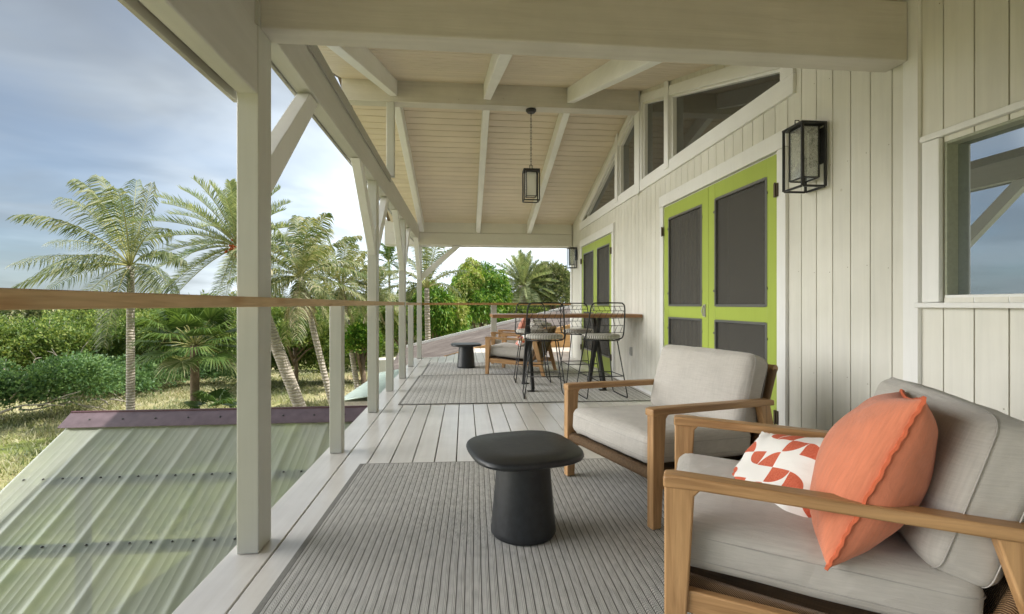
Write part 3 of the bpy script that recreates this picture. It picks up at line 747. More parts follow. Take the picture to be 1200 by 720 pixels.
# ------------------------------------------------------------------ cushions and pillows
def rounded_block(sx, sy, sz, r, n=18, puff=(0, 0, 0), wr=0.0, seed=0):
    """block with rounded edges, faces pushed out a little"""
    rs = np.random.default_rng(seed)
    vs = {}; V = []; F = []
    lin = np.linspace(-1, 1, n+1)
    # denser towards edges
    lin = np.sign(lin)*(1-(1-np.abs(lin))**1.35)
    def vid(p):
        k = tuple(round(c, 5) for c in p)
        if k not in vs: vs[k] = len(V); V.append(p)
        return vs[k]
    for ax in range(3):
        for sg in (-1, 1):
            for i in range(n):
                for j in range(n):
                    q = []
                    for (a, b) in ((i, j), (i+1, j), (i+1, j+1), (i, j+1)):
                        p = [0, 0, 0]; p[ax] = sg; p[(ax+1) % 3] = lin[a]; p[(ax+2) % 3] = lin[b]; q.append(vid(tuple(p)))
                    F.append(q if sg > 0 else q[::-1])
    P = np.array(V); S = np.array([sx, sy, sz])/2
    Q = P*S; inner = np.clip(Q, -(S-r), S-r); D = Q-inner; ln = np.linalg.norm(D, axis=1, keepdims=True); ln[ln == 0] = 1
    Q = inner+D/ln*r*np.minimum(1, np.linalg.norm(D, axis=1, keepdims=True)/r*1.0+1e-9 if False else 1)
    flat = (np.linalg.norm(Q-inner, axis=1) < 1e-9)
    for ax in range(3):
        o1, o2 = (ax+1) % 3, (ax+2) % 3
        f = (1-np.abs(P[:, o1])**2.5)*(1-np.abs(P[:, o2])**2.5)
        Q[:, ax] += np.sign(P[:, ax])*np.abs(P[:, ax])*f*puff[ax]
    if wr:
        a = rs.uniform(0, 6, 8)
        d = np.sin(Q[:, 0]*23+a[0]+2*np.sin(Q[:, 1]*9+a[1]))*np.sin(Q[:, 1]*19+a[2]+np.sin(Q[:, 2]*15+a[3]))+.6*np.sin(Q[:, 1]*41+Q[:, 0]*13+a[4])
        Q += P/np.linalg.norm(P, axis=1, keepdims=True)*(d*wr)[:, None]
    return Q, np.array(F)
def block_obj(name, Q, F, mat, parent, T):
    Q = np.array([T @ Vector(p) for p in Q])
    return np_mesh(name, Q, F, mat, parent, smooth=True)
def seam_loop(sx, sy, r, z, T, puff=0, n=60, ax='z', rad=.0022):
    """thin piping loop round a block in plane z"""
    pts = []
    k = n//4
    hx, hy = sx/2, sy/2
    for c_, (cx, cy, a0) in enumerate(((hx-r, hy-r, 0), (-(hx-r), hy-r, 90), (-(hx-r), -(hy-r), 180), (hx-r, -(hy-r), 270))):
        for i in range(k+1):
            a = R(a0+90*i/k); pts.append((cx+r*math.cos(a), cy+r*math.sin(a)))
    out = []
    for i in range(len(pts)):
        a = pts[i]; b = pts[(i+1) % len(pts)]
        for t in (np.linspace(0, 1, 8, endpoint=False) if math.dist(a, b) > .1 else (0,)):
            p = (a[0]+(b[0]-a[0])*t, a[1]+(b[1]-a[1])*t)
            pf = puff*(1-abs(p[0]/hx)**2.5 if abs(abs(p[1])-hy) < .001 else 1-abs(p[1]/hy)**2.5)
            s_ = 1+pf/max(hx, hy)
            out.append(T @ (Vector((p[0]*s_, p[1]*s_, z)) if ax == 'z' else Vector((z, p[0]*s_, p[1]*s_))))
    out.append(out[0]); return out

def pillow(name, size, thick, mat, seam_mat, label, loc, rot, group=None, seed=1, flange=.006, n=34):
    t = empty(name, loc, 0, label, 'cushion', group); t.rotation_euler = rot
    g_ = np.linspace(-1, 1, n+1); g_ = np.sign(g_)*(1-(1-np.abs(g_))**1.25)
    U, W = np.meshgrid(g_, g_, indexing='ij'); h = size/2
    x = U*h*(1-.075*(1-W**2)); y = W*h*(1-.075*(1-U**2))
    e = (1-np.abs(U)**2.4)*(1-np.abs(W)**2.4); z = thick/2*np.maximum(e, 0)**.52
    rs = np.random.default_rng(seed); a = rs.uniform(0, 6, 6)
    rad = np.sqrt(U**2+W**2); ang = np.arctan2(W, U)
    cr = np.sin(ang*4*4+a[0]+3*rad)*np.clip(rad-.45, 0, 1)*np.clip(e*3, 0, 1)          # folds running to the corners
    z = z+.006*cr+.005*np.sin(U*5+a[1]+np.sin(W*4+a[2]))*np.clip(e*2, 0, 1)
    V = []; idx = {}
    top = np.stack([x, y, z], -1).reshape(-1, 3)
    bz = -z*.95; bot = np.stack([x, y, bz], -1).reshape(-1, 3)
    N1 = (n+1)**2
    def tid(i, j): return i*(n+1)+j
    def bid(i, j):
        return tid(i, j) if i in (0, n) or j in (0, n) else N1+tid(i, j)
    F = [(tid(i, j), tid(i+1, j), tid(i+1, j+1), tid(i, j+1)) for i in range(n) for j in range(n)]
    F += [(bid(i, j), bid(i, j+1), bid(i+1, j+1), bid(i+1, j)) for i in range(n) for j in range(n)]
    V = np.concatenate([top, bot]); np_mesh('pillow_body', V, F, mat, t, True)
    # crinkled seam flange around the outline
    per = [(i, 0) for i in range(n)]+[(n, j) for j in range(n)]+[(i, n) for i in range(n, 0, -1)]+[(0, j) for j in range(n, 0, -1)]
    ring = [Vector((x[i, j], y[i, j], 0)) for i, j in per]
    # resample finely
    pts = []
    for k in range(len(ring)):
        for s_ in (0, .5): pts.append(ring[k].lerp(ring[(k+1) % len(ring)], s_))
    vs = []; K = len(pts)
    for k, p in enumerate(pts):
        d = (pts[(k+1) % K]-pts[k-1]).normalized(); o = Vector((d.y, -d.x, 0)); 
        wv_ = .0016*math.sin(k*1.3+a[3])+.0012*math.sin(k*.47)
        vs += [p-o*.006+Vector((0, 0, .004)), p+o*flange+Vector((0, 0, .003+wv_)), p+o*flange+Vector((0, 0, -.003+wv_)), p-o*.006-Vector((0, 0, .004))]
    fs = []
    for k in range(K):
        q = ((k+1) % K)*4; b_ = k*4
        for c_ in range(4): fs.append((b_+c_, b_+(c_+1) % 4, q+(c_+1) % 4, q+c_))
    mb = MB(); mb.add(vs, fs); mb.build('seam_edge', seam_mat, t, smooth=True)
    return t

# ------------------------------------------------------------------ lounge armchair
def catmull(pts, k=8):
    pts = [Vector(p) for p in pts]; out = []
    for i in range(len(pts)-1):
        p0, p1, p2, p3 = pts[max(i-1, 0)], pts[i], pts[i+1], pts[min(i+2, len(pts)-1)]
        for j in range(k):
            t = j/k; out.append(.5*((2*p1)+(-p0+p2)*t+(2*p0-5*p1+4*p2-p3)*t*t+(-p0+3*p1-3*p2+p3)*t**3))
    out.append(pts[-1]); return out
HW = .385
def armchair(label):
    t = empty('armchair', (0, 0, 0), 0, label, 'armchair', 'teak armchairs with linen cushions')
    for s in (-1, 1):
        ya, yb = sorted((s*HW, s*(HW-.042)))
        mb = MB(); mb.prism([(0, .002), (.05, .002), (.078, .496), (.105, .528), (0, .528)], 'y', ya, yb); mb.build('front_leg', TEAKZ, t, .006, segs=3)
        yo = s*(HW+.004); yi = s*(HW-.052); a_, b_ = sorted((yo, yi))
        mb = MB(); mb.prism([(-.003, .512), (-.003, .545), (.02, .549), (.78, .527), (.80, .522), (.80, .495), (.10, .514)], 'y', a_, b_)
        mb.v = [(x, y, z) for x, y, z in mb.v]; mb.build('armrest', TEAKX, t, .006, segs=3)
        ya2, yb2 = sorted((s*(HW-.002), s*(HW-.040)))
        mb = MB(); mb.prism([(.70, .505), (.775, .505), (.90, .002), (.852, .002), ], 'y', ya2, yb2); mb.build('back_leg', TEAKZ, t, .005, segs=3)
        mb = MB(); mb.beam((.055, s*(HW-.022), .205), (.84, s*(HW-.022), .165), .028, .062); mb.build('side_rail', TEAKX, t, .004)
        # wicker wrapped side of the seat shell
        prof = catmull([(.045, s*(HW-.065), .235), (.30, s*(HW-.065), .206), (.58, s*(HW-.065), .185), (.70, s*(HW-.065), .225), (.765, s*(HW-.065), .34), (.83, s*(HW-.065), .53), (.88, s*(HW-.065), .67)], 7)
        mb = MB(); mb.tube(prof, .021, 10); mb.build('wicker_side', WICK_X if False else WICKD, t, smooth='all')
    prof = catmull([(.045, 0, .235), (.30, 0, .206), (.58, 0, .185), (.70, 0, .225), (.765, 0, .34), (.83, 0, .53), (.88, 0, .67)], 5)
    vs = []; fs = []; w_ = HW-.075
    for p in prof: vs += [(p.x, -w_, p.z-.008), (p.x, w_, p.z-.008), (p.x+.004, w_, p.z+.006), (p.x+.004, -w_, p.z+.006)]
    for i in range(len(prof)-1):
        for c_ in range(4): fs.append((i*4+c_, i*4+(c_+1) % 4, i*4+4+(c_+1) % 4, i*4+4+c_))
    mb = MB(); mb.add(vs, fs); mb.build('wicker_shell', WICK_Y, t, smooth='all')
    mb = MB(); mb.tube([(.035, -HW+.045, .235), (.035, HW-.045, .235)], .028, 14); mb.build('front_roll', WICK_Y, t, smooth=True)
    mb = MB(); mb.tube([(.88, -HW+.05, .675), (.88, HW-.05, .675)], .02, 12); mb.build('top_rail', TEAKY, t, smooth=True)
    # seat cushion
    T = Matrix.Translation((.365, 0, .322)) @ Matrix.Rotation(R(3.5), 4, 'Y')
    Q, F = rounded_block(.70, 2*(HW-.05), .145, .042, 18, (.008, .006, .018), .0016, 3)
    block_obj('seat_cushion', Q, F, LINEN, t, T); sc_ = t.children[-1]
    mb = MB(); mb.tube(seam_loop(.70, 2*(HW-.05), .042, .030, T, .006), .0016, 5, False); mb.tube(seam_loop(.70, 2*(HW-.05), .042, -.035, T, .006), .0016, 5, False); o = mb.build('seam', SEAM, sc_, smooth='all')
    T = Matrix.Translation((.715, 0, .555)) @ Matrix.Rotation(R(17), 4, 'Y')
    Q, F = rounded_block(.155, 2*(HW-.045), .40, .045, 18, (.020, .004, .008), .0018, 5)
    block_obj('back_cushion', Q, F, LINEN, t, T); bc_ = t.children[-1]
    mb = MB(); mb.tube(seam_loop(2*(HW-.045), .40, .045, -.045, T, .004, ax='x'), .0016, 5, False); mb.tube(seam_loop(2*(HW-.045), .40, .045, .05, T, .004, ax='x'), .0016, 5, False); mb.build('seam', SEAM, bc_, smooth='all')
    return t
m = M('wicker_wrap', (.3, .17, .08), .5)
wv = m.N.new('ShaderNodeTexWave'); m.L.new(m.coords(), wv.inputs[0]); wv.bands_direction = 'DIAGONAL'; wv.inputs['Scale'].default_value = 90; wv.inputs['Distortion'].default_value = .5
m.color(m.ramp(wv.outputs['Fac'], [(.05, (.06, .033, .017)), (.35, (.22, .125, .06)), (.8, (.38, .23, .115))])); m.bump(wv.outputs['Fac'], .004, 1); WICKD = m.m
def chair_at(t, xf, yf, rz):
    # (xf,yf): centre of the front line ; local +x points to the back
    t.location = (xf, yf, .011); t.rotation_euler = (0, 0, rz)
A_ = armchair('teak armchair with oatmeal cushions and no pillow, in front of the lime doors')
chair_at(A_, .72, 2.405, R(19))
B_ = copy_tree(A_); B_['label'] = 'teak armchair in the right foreground holding orange and patterned pillows'; chair_at(B_, .727, 1.60, R(-27))
C_ = copy_tree(A_); C_['label'] = 'far teak armchair beside the small dark table, facing left'; chair_at(C_, .46, 7.21, R(-24))
D_ = copy_tree(A_); D_['label'] = 'farthest teak armchair, half hidden behind another by the end railing'; chair_at(D_, .55, 8.42, R(-14))
def chair_pt(x, y, z, ch):
    return Matrix.Translation(ch.location) @ Matrix.Rotation(ch.rotation_euler.z, 4, 'Z') @ Vector((x, y, z))
def chair_rot(ch, M3): return (Matrix.Rotation(ch.rotation_euler.z, 3, 'Z') @ M3).to_euler()
# pillow local z = thickness. Stand it up leaning on the back cushion, one corner down
def stand(lean, spin, turn=0): return Matrix.Rotation(turn, 3, 'Z') @ Matrix.Rotation(-R(90)+lean, 3, 'Y') @ Matrix.Rotation(spin, 3, 'Z')
pillow('throw_pillow', .47, .235, ORANGE, ORSEAM, 'plump orange linen pillow leaning on the near armchair back', chair_pt(.53, -.165, .56, B_), chair_rot(B_, stand(R(23), R(7), R(-16))), seed=2)
pillow('throw_pillow', .40, .14, PRINT, plain('white_seam', (.75, .73, .69), .9), 'white pillow printed with terracotta round shapes on the near armchair', chair_pt(.34, .035, .437, B_), chair_rot(B_, stand(R(50), R(18), R(25))), seed=5, flange=.004)
pillow('throw_pillow', .42, .15, DUSTY, ORSEAM, 'dusty pink pillow on the farthest armchair beyond the bar table', chair_pt(.50, .0, .60, D_), chair_rot(D_, stand(R(18), R(8))), seed=3)
pillow('throw_pillow', .36, .13, PRINT, ORSEAM, 'small terracotta patterned pillow lying on the far armchair seat', chair_pt(.46, .05, .49, C_), chair_rot(C_, stand(R(40), R(20), R(20))), seed=4, flange=.004)

# ------------------------------------------------------------------ bar table and stools
bt = empty('bar_table', (1.2, 5.72, .011), 0, 'long narrow wooden bar table on crossed black legs against the wall', 'table')
mb = MB(); mb.box(-.875, .905, -.32, .32, .862, .903); mb.build('table_top', BARTOP, bt, .004)
for xc in (-.42, .44):
    for s in (-1, 1):
        mb = MB(); mb.beam((xc+s*.021, -.27*s, .012), (xc+s*.021, .20*s, .86), .038, .075, (0, 1, 0)); mb.build('crossed_leg', BLACK, bt, .003)
    for ya in (-.30, .24):
        mb = MB(); mb.box(xc-.045, xc+.045, ya, ya+.06, 0, .012); mb.build('foot_plate', BLACK, bt, .002)
# stool : faces +y (towards the table), back on the -y side
SEATM = M('striped_seat_cloth', (.6, .58, .54), .9, .2)
_t = SEATM.N.new('ShaderNodeTexCoord'); _s = SEATM.N.new('ShaderNodeSeparateXYZ'); SEATM.L.new(_t.outputs['Object'], _s.inputs[0])
_w = SEATM.math('SINE', SEATM.math('MULTIPLY', _s.outputs[0], 2*math.pi/.017))
SEATM.color(SEATM.ramp(SEATM.math('MULTIPLY_ADD', _w, .5, .5), [(.2, (.16, .15, .14)), (.5, (.60, .58, .53)), (1, (.68, .66, .61))])); SEATM = SEATM.m
def stool(label):
    t = empty('wire_stool', (0, 0, 0), 0, label, 'stool', 'black wire counter stools at the bar table')
    f = MB(); r = .0065
    # back loop
    lp = catmull([(-.205, .02, .63), (-.215, -.10, .66), (-.205, -.17, .80), (-.19, -.215, .98), (-.165, -.225, 1.025), (-.12, -.23, 1.035), (.12, -.23, 1.035), (.165, -.225, 1.025), (.19, -.215, .98), (.205, -.17, .80), (.215, -.10, .66), (.205, .02, .63)], 6)
    f.tube(lp, .0078, 8)
    f.build('back_frame', BLACK, t, smooth='all')
    g_ = MB()
    def row(z):
        k = (z-.66)/(1.03-.66); yb = -.10-.13*k; xw = .212-.035*k; return yb, xw
    rows = [.71, .79, .87, .95, 1.0]
    for z in rows:
        yb, xw = row(z); g_.tube([(-xw, yb, z), (-xw*.5, yb-.02, z), (0, yb-.026, z), (xw*.5, yb-.02, z), (xw, yb, z)], .0032, 6)
    for r0, r1 in zip(rows[:-1], rows[1:]):
        y0_, w0 = row(r0); y1_, w1 = row(r1); nseg = 6
        for i in range(nseg):
            fa = -1+2*(i+.5)/nseg; fb = -1+2*(i+ (0 if rows.index(r0) % 2 else 1))/nseg
            g_.tube([(fa*w0, y0_-.024*(1-fa*fa), r0), (fb*w1, y1_-.024*(1-fb*fb), r1)], .0026, 5)
    g_.build('back_wires', BLACK, t, smooth='all')
    s_ = MB(); ring = [(.205*math.cos(a)*(1 if True else 0), .195*math.sin(a), .628) for a in np.linspace(0, 2*math.pi, 33)]
    s_.tube(ring, .0065, 8, False)
    for i in range(-3, 4):
        xx_ = i*.055; hy = .195*math.sqrt(max(0, 1-(xx_/.205)**2)); s_.tube([(xx_, -hy, .628), (xx_, hy, .628)], .003, 5)
    s_.build('seat_ring', BLACK, t, smooth='all')
    # sled legs
    for sx in (-1, 1):
        l = MB(); pts = [(sx*.14, .13, .625), (sx*.225, .205, .03), (sx*.228, .195, .010), (sx*.228, 0, .007), (sx*.228, -.195, .010), (sx*.225, -.205, .03), (sx*.14, -.13, .625)]
        l.tube(pts, .0065, 8); l.build('leg', BLACK, t, smooth='all')
    fr = MB(); q = .185; z = .24
    fr.tube([(-.195, -.178, z), (.195, -.178, z), (.195, .178, z), (-.195, .178, z), (-.195, -.178, z)], .0055, 8); fr.build('foot_rest', BLACK, t, smooth='all')
    cu = MB(); cu.lathe([(.12, .638), (.19, .640), (.208, .652), (.212, .668), (.204, .684), (.16, .692), (.02, .694)], n=40); cu.build('seat_pad', SEATM, t, smooth='all')
    return t
s1 = stool('wire stool with striped pad, near side of the bar table, left'); s1.location = (.885, 5.17, .011)
s1['label'] = 'left of the two wire stools on the near side of the bar table'
for x, y, rz, lab in ((1.52, 5.13, 4, 'wire stool nearest the wall on the near side of the bar table'), (.90, 6.22, 177, 'wire stool across the bar table, the one farther from the wall'), (1.53, 6.18, 184, 'wire stool across the bar table, the one closer to the wall')):
    c_ = copy_tree(s1); c_.location = (x, y, .011); c_.rotation_euler = (0, 0, R(rz)); c_['label'] = lab
s1.rotation_euler = (0, 0, R(-5))

# ------------------------------------------------------------------ lanterns
def cage(mb, x0, x1, y0, y1, z0, z1, r):
    for x in (x0, x1):
        for y in (y0, y1): mb.box(x-r, x+r, y-r, y+r, z0, z1)
    for z in (z0, z1):
        for x in (x0, x1): mb.box(x-r*.98, x+r*.98, y0+r, y1-r, z-r*.98, z+r*.98)
        for y in (y0, y1): mb.box(x0+r, x1-r, y-r*.96, y+r*.96, z-r*.96, z+r*.96)
def wall_lantern(y, label, z0=1.715, z1=2.11):
    t = empty('wall_lantern', (B, y, z0), 0, label, 'wall lamp', 'black framed lanterns on the house wall')
    h = z1-z0
    mb = MB(); cage(mb, -.165, -.022, -.08, .08, .006, h-.02, .0062); mb.box(-.172, -.016, -.087, .087, h-.026, h-.012); mb.build('outer_frame', BLACK, t, .0012)
    mb = MB(); mb.box(-.14, -.04, -.056, .056, h-.0115, h-.002); mb.tube([(-.15, -.0, h-.002), (-.15, 0, h+.02), (-.125, 0, h+.022), (-.125, 0, h-.002)], .0035, 6); mb.build('cap', BLACK, t, .001)
    mb = MB(); cage(mb, -.142, -.045, -.057, .057, .062, h-.03, .0042); mb.build('inner_frame', BLACK, t, .0008)
    mb = MB()
    for x in (-.142, -.045): mb.box(x-.0015, x+.0015, -.052, .052, .067, h-.034)
    for y_ in (-.057, .057): mb.box(-.137, -.05, y_-.0015, y_+.0015, .067, h-.034)
    mb.build('glass_panel', SEEDY, t)
    mb = MB(); mb.box(-.016, -.0015, -.06, .06, .15, .36); mb.box(-.024, -.016, -.03, .03, .22, .34); mb.build('back_plate', BLACK, t, .002)
    mb = MB(); mb.lathe([(.004, h-.03), (.014, h-.035), (.014, h-.08), (.005, h-.082)], (-.093, 0), 16); mb.lathe([(.003, h-.083), (.012, h-.088), (.022, h-.12), (.026, h-.15), (.018, h-.178), (.003, h-.185)], (-.093, 0), 16); mb.build('bulb', BULB, t, smooth=True)
    return t
wall_lantern(2.64, 'large black box lantern on the wall right of the lime doors')
wall_lantern(8.72, 'distant black box lantern near the house corner past the far doors')
pl = empty('pendant_lantern', (.79, 5.525, 2.25), 0, 'black pendant lantern hanging on a chain from the ridge beam', 'pendant lamp')
mb = MB(); mb.lathe([(.008, 1.052), (.045, 1.056), (.062, 1.075), (.062, 1.093)], n=24); mb.tube([(0, 0, 1.055), (0, 0, 1.02)], .006, 8); mb.build('ceiling_canopy', BLACK, pl, smooth=True)
mb = MB(); z = 1.022; k = 0
while z > .43:
    pts = []
    for a in np.linspace(0, 2*math.pi, 11):
        u_ = .0085*math.cos(a); v_ = .021*math.sin(a); pts.append((u_, 0, z-.02+v_) if k % 2 else (0, u_, z-.02+v_))
    mb.tube(pts, .0023, 5, False); z -= .034; k += 1
mb.build('chain', BLACK, pl, smooth='all')
mb = MB(); cage(mb, -.09, .09, -.07, .07, .008, .36, .0065); mb.box(-.097, .097, -.077, .077, .362, .376); mb.box(-.04, .04, -.035, .035, .3765, .385); mb.tube([(-.018, 0, .385), (-.018, 0, .43), (.018, 0, .43), (.018, 0, .385)], .004, 6); mb.build('outer_frame', BLACK, pl, .0012)
mb = MB(); cage(mb, -.06, .06, -.045, .045, .06, .345, .0045); mb.build('inner_frame', BLACK, pl, .0008)
mb = MB()
for y_ in (-.045, .045): mb.box(-.055, .055, y_-.001, y_+.001, .065, .34)
for x in (-.06, .06): mb.box(x-.001, x+.001, -.04, .04, .065, .34)
mb.build('glass_panel', BULB, pl)
mb = MB(); mb.lathe([(.004, .35), (.015, .345), (.015, .29), (.005, .288)], n=16); mb.lathe([(.004, .286), (.014, .28), (.026, .24), (.03, .215), (.02, .185), (.003, .176)], n=16); mb.build('bulb', BULB, pl, smooth=True)

# ------------------------------------------------------------------ lower translucent patio roof
m0, zf, yf = .55, -.085, 5.0
pr = empty('patio_roof', (-2.6, yf, zf), 0, 'low lean-to roof of greenish translucent corrugated sheet beside the deck', 'roof')
def prz(y): return m0*(y-yf)      # local z
xs_ = []; x = -2.02
xl, xr = -1.20, 1.60
prof = []
pitch = .302; xx = xl
while xx < xr:
    prof += [(xx-.008, 0), (xx+.012, .010), (xx+.034, .010), (xx+.054, 0)]
    for k in (1, 2, 3):
        c_ = xx+.058+(pitch-.066)*k/4; prof += [(c_-.007, 0), (c_-.003, .0009), (c_+.003, .0009), (c_+.007, 0)]
    xx += pitch
ysn = np.linspace(2.2-yf, 0, 12)
V = [(px, yy, prz(yy+yf)+pz) for yy in ysn for px, pz in prof]
K = len(prof); F = [(j*K+i, j*K+i+1, (j+1)*K+i+1, (j+1)*K+i) for j in range(len(ysn)-1) for i in range(K-1)]
np_mesh('corrugated_sheet', V, F, POLY, pr)
def yz(dy, dz=0): return (dy, prz(yf+dy)+dz)
for dy in (-.68, -1.24, -1.80, -2.4):
    mb = MB(); mb.beam((xl+.02, dy, prz(yf+dy)-.026), (xr, dy, prz(yf+dy)-.026), .088, .04, (0, -m0, 1)); mb.build('purlin', PURLIN, pr, .003)
for xx_ in (-1.10, 1.45):
    mb = MB(); mb.beam((xx_, -2.75, prz(yf-2.75)-.12), (xx_, -.02, prz(yf-.02)-.12), .045, .09); mb.build('rafter', PURLIN, pr)
mb = MB(); mb.prism([(-.165, prz(yf-.165)+.030), (-.155, prz(yf-.155)+.036), (-.012, .046), (0, .050), (.10, .0), (.10, -.01), (0, .040), (-.165, prz(yf-.165)+.024)], 'x', xl-.06, xr+.05); mb.build('ridge_flashing', FLASH, pr, .0015)
mb = MB(); mb.tube([(xl-.06, 0, .05), (xr+.05, 0, .05)], .013, 10); mb.build('flashing_roll', plain('maroon_roll', (.10, .045, .055), .35), pr, smooth=True)
mb = MB()
xx = xl+.17
while xx < xr:
    mb.lathe([(.009, .0), (.009, .007), (.004, .012)], (xx, 0), 8)
    nvt = 24
    for i in range(len(mb.v)-nvt, len(mb.v)): x_, y_, z_ = mb.v[i]; mb.v[i] = (x_, y_-.09, z_+prz(yf-.09)+.042)
    xx += pitch
for dy in (-.68, -1.24, -1.80):
    xx = xl+.09
    while xx < xr:
        for o_ in (0, .15):
            s0 = len(mb.v); mb.lathe([(.009, .0), (.009, .006), (.004, .010)], (xx+o_, 0), 8)
            for i in range(s0, len(mb.v)): x_, y_, z_ = mb.v[i]; mb.v[i] = (x_, y_+dy, z_+prz(yf+dy)+.002)
        xx += pitch
tag(mb.build('roof_screws', plain('dark_screw', (.05, .05, .05), .5), pr), 'dark screw heads pinning the sheets')['kind'] = 'stuff'
for xx_ in (-1.08, 1.4):
    for dy in (-.05,):
        mb = MB(); mb.box(xx_-.045, xx_+.045, dy-.09, dy, -3.3, -.20); mb.build('support_post', PURLIN, pr, .003)

# pale green metal roof beyond it
gr = empty('metal_roof', (-1.4, 7.5, -.33), 0, 'pale green ribbed metal roof just below the deck edge', 'roof')
prof = []; yy = -.45
while yy < 2.4: prof += [(yy, 0), (yy+.01, .018), (yy+.03, .018), (yy+.04, 0)]; yy += .10
V = []; F = []
K = len(prof)
for x_, dz in ((-.42, -.06), (.43, .06)): V += [(x_+(-.0+.04*p[0] if x_ < 0 else 0), p[0], p[1]+dz) for p in prof]
F = [(i, i+1, K+i+1, K+i) for i in range(K-1)]
o = np_mesh('ribbed_sheet', V, F, GREENM, gr); md = o.modifiers.new('s', 'SOLIDIFY'); md.thickness = .003
mb = MB(); mb.box(-.40, .42, -.42, 2.35, -.14, -.07); mb.build('roof_frame', PURLIN, gr)
mb = MB(); mb.box(.30, .40, -.4, -.3, -3.3, -.141); mb.box(.30, .40, 2.1, 2.2, -3.3, -.141); mb.build('support_post', PURLIN, gr)

# brown ribbed roof past the end of the deck
br = empty('brown_roof', (.5, 11.5, 0), 0, 'brown ribbed roof sloping up to the right beyond the end of the deck', 'roof')
def brz(x, y=13.1): return .239*(x+1.1)+.16*(y-13.1)-.06
V = []; rows = []
yy = 9.3
YT = 13.1
prof = []
while yy < YT: prof += [(yy, 0), (yy+.02, .025), (yy+.05, .025), (yy+.07, 0)]; yy += .14
xs2 = np.linspace(-1.75, 4.2, 34)
V = []
mask = []
for x_ in xs2:
    lim = 9.28+max(0, (x_+.976))*.35 if x_ < -.37 else (9.40+(x_+.37)*(1.74/.63) if x_ < .26 else 11.14)
    for p in prof:
        yv = p[0]; ok = yv >= lim-.03
        V.append((x_-.5, max(yv, lim)-11.5, brz(x_, max(yv, lim))+(p[1] if ok else 0)))
K = len(prof); F = []
for i in range(len(xs2)-1):
    for j in range(K-1):
        a_, b_, c_, d_ = i*K+j, (i+1)*K+j, (i+1)*K+j+1, i*K+j+1
        if abs(V[a_][1]-V[d_][1]) < 1e-6 and abs(V[b_][1]-V[c_][1]) < 1e-6: continue
        F.append((a_, b_, c_, d_))
np_mesh('ribbed_sheet', V, F, BROWNM, br)
mb = MB()
mb.beam((-1.75-.5, YT-11.5+.02, brz(-1.75)+.03), (4.2-.5, YT-11.5+.02, brz(4.2)+.03), .05, .11); mb.build('verge_board', TRIM_X, br, .003)
mb = MB(); pts = [(-.37, 9.385), (.26, 11.125), (4.2, 11.14)]
for (xa, ya), (xb, yb) in zip(pts[:-1], pts[1:]):
    ha, hb_ = max(brz(xa, ya)+.035, .012), max(brz(xb, yb)+.035, .012)
    vs = [(xa-.5, ya-11.5, -.03), (xb-.5, yb-11.5, -.03), (xb-.5, yb-11.5, hb_), (xa-.5, ya-11.5, ha), (xa-.53, ya-11.48, -.03), (xb-.53, yb-11.48, -.03), (xb-.53, yb-11.48, hb_), (xa-.53, ya-11.48, ha)]
    mb.add(vs, [(0, 1, 2, 3), (7, 6, 5, 4), (0, 4, 5, 1), (1, 5, 6, 2), (2, 6, 7, 3), (3, 7, 4, 0)])
mb.build('apron_board', RAILWX, br)
mb = MB(); mb.box(-2.8, 3.6, 1.0, 1.55, -3.6, -.42); mb.build('supporting_wall', SIDING, br)

# ================================================================== PLANTS
def at(px, py, zc):      # point at depth zc seen at photo pixel
    c_ = math.cos(YAW); s_ = math.sin(YAW); xc = (px-593.5)/550*zc
    return Vector((xc*c_+zc*s_, -xc*s_+zc*c_, 1.03-(py-357)/550*zc))

class Leaves:
    def __init__(s): s.V = []; s.F = []; s.n = 0
    def quads(s, P):   # P (m,4,3)
        P = np.asarray(P, np.float32); m_ = len(P); s.V.append(P.reshape(-1, 3)); s.F.append(np.arange(4*m_, dtype=np.int32).reshape(m_, 4)+s.n); s.n += 4*m_
    def strips(s, P):  # P (m,k,2,3): connected strips of k cross sections
        P = np.asarray(P, np.float32); m_, k = P.shape[:2]; s.V.append(P.reshape(-1, 3))
        base = (np.arange(m_)*k*2)[:, None]+(np.arange(k-1)*2)[None, :]
        base = base.reshape(-1, 1)+s.n
        s.F.append((base+np.array([[0, 1, 3, 2]])).astype(np.int32)); s.n += m_*k*2
    def build(s, name, mat, parent=None, loc=(0, 0, 0)):
        V = np.concatenate(s.V)-np.array(loc, np.float32); return np_mesh(name, V, np.concatenate(s.F), mat, parent)
def unit(a): return a/np.maximum(np.linalg.norm(a, axis=-1, keepdims=True), 1e-9)
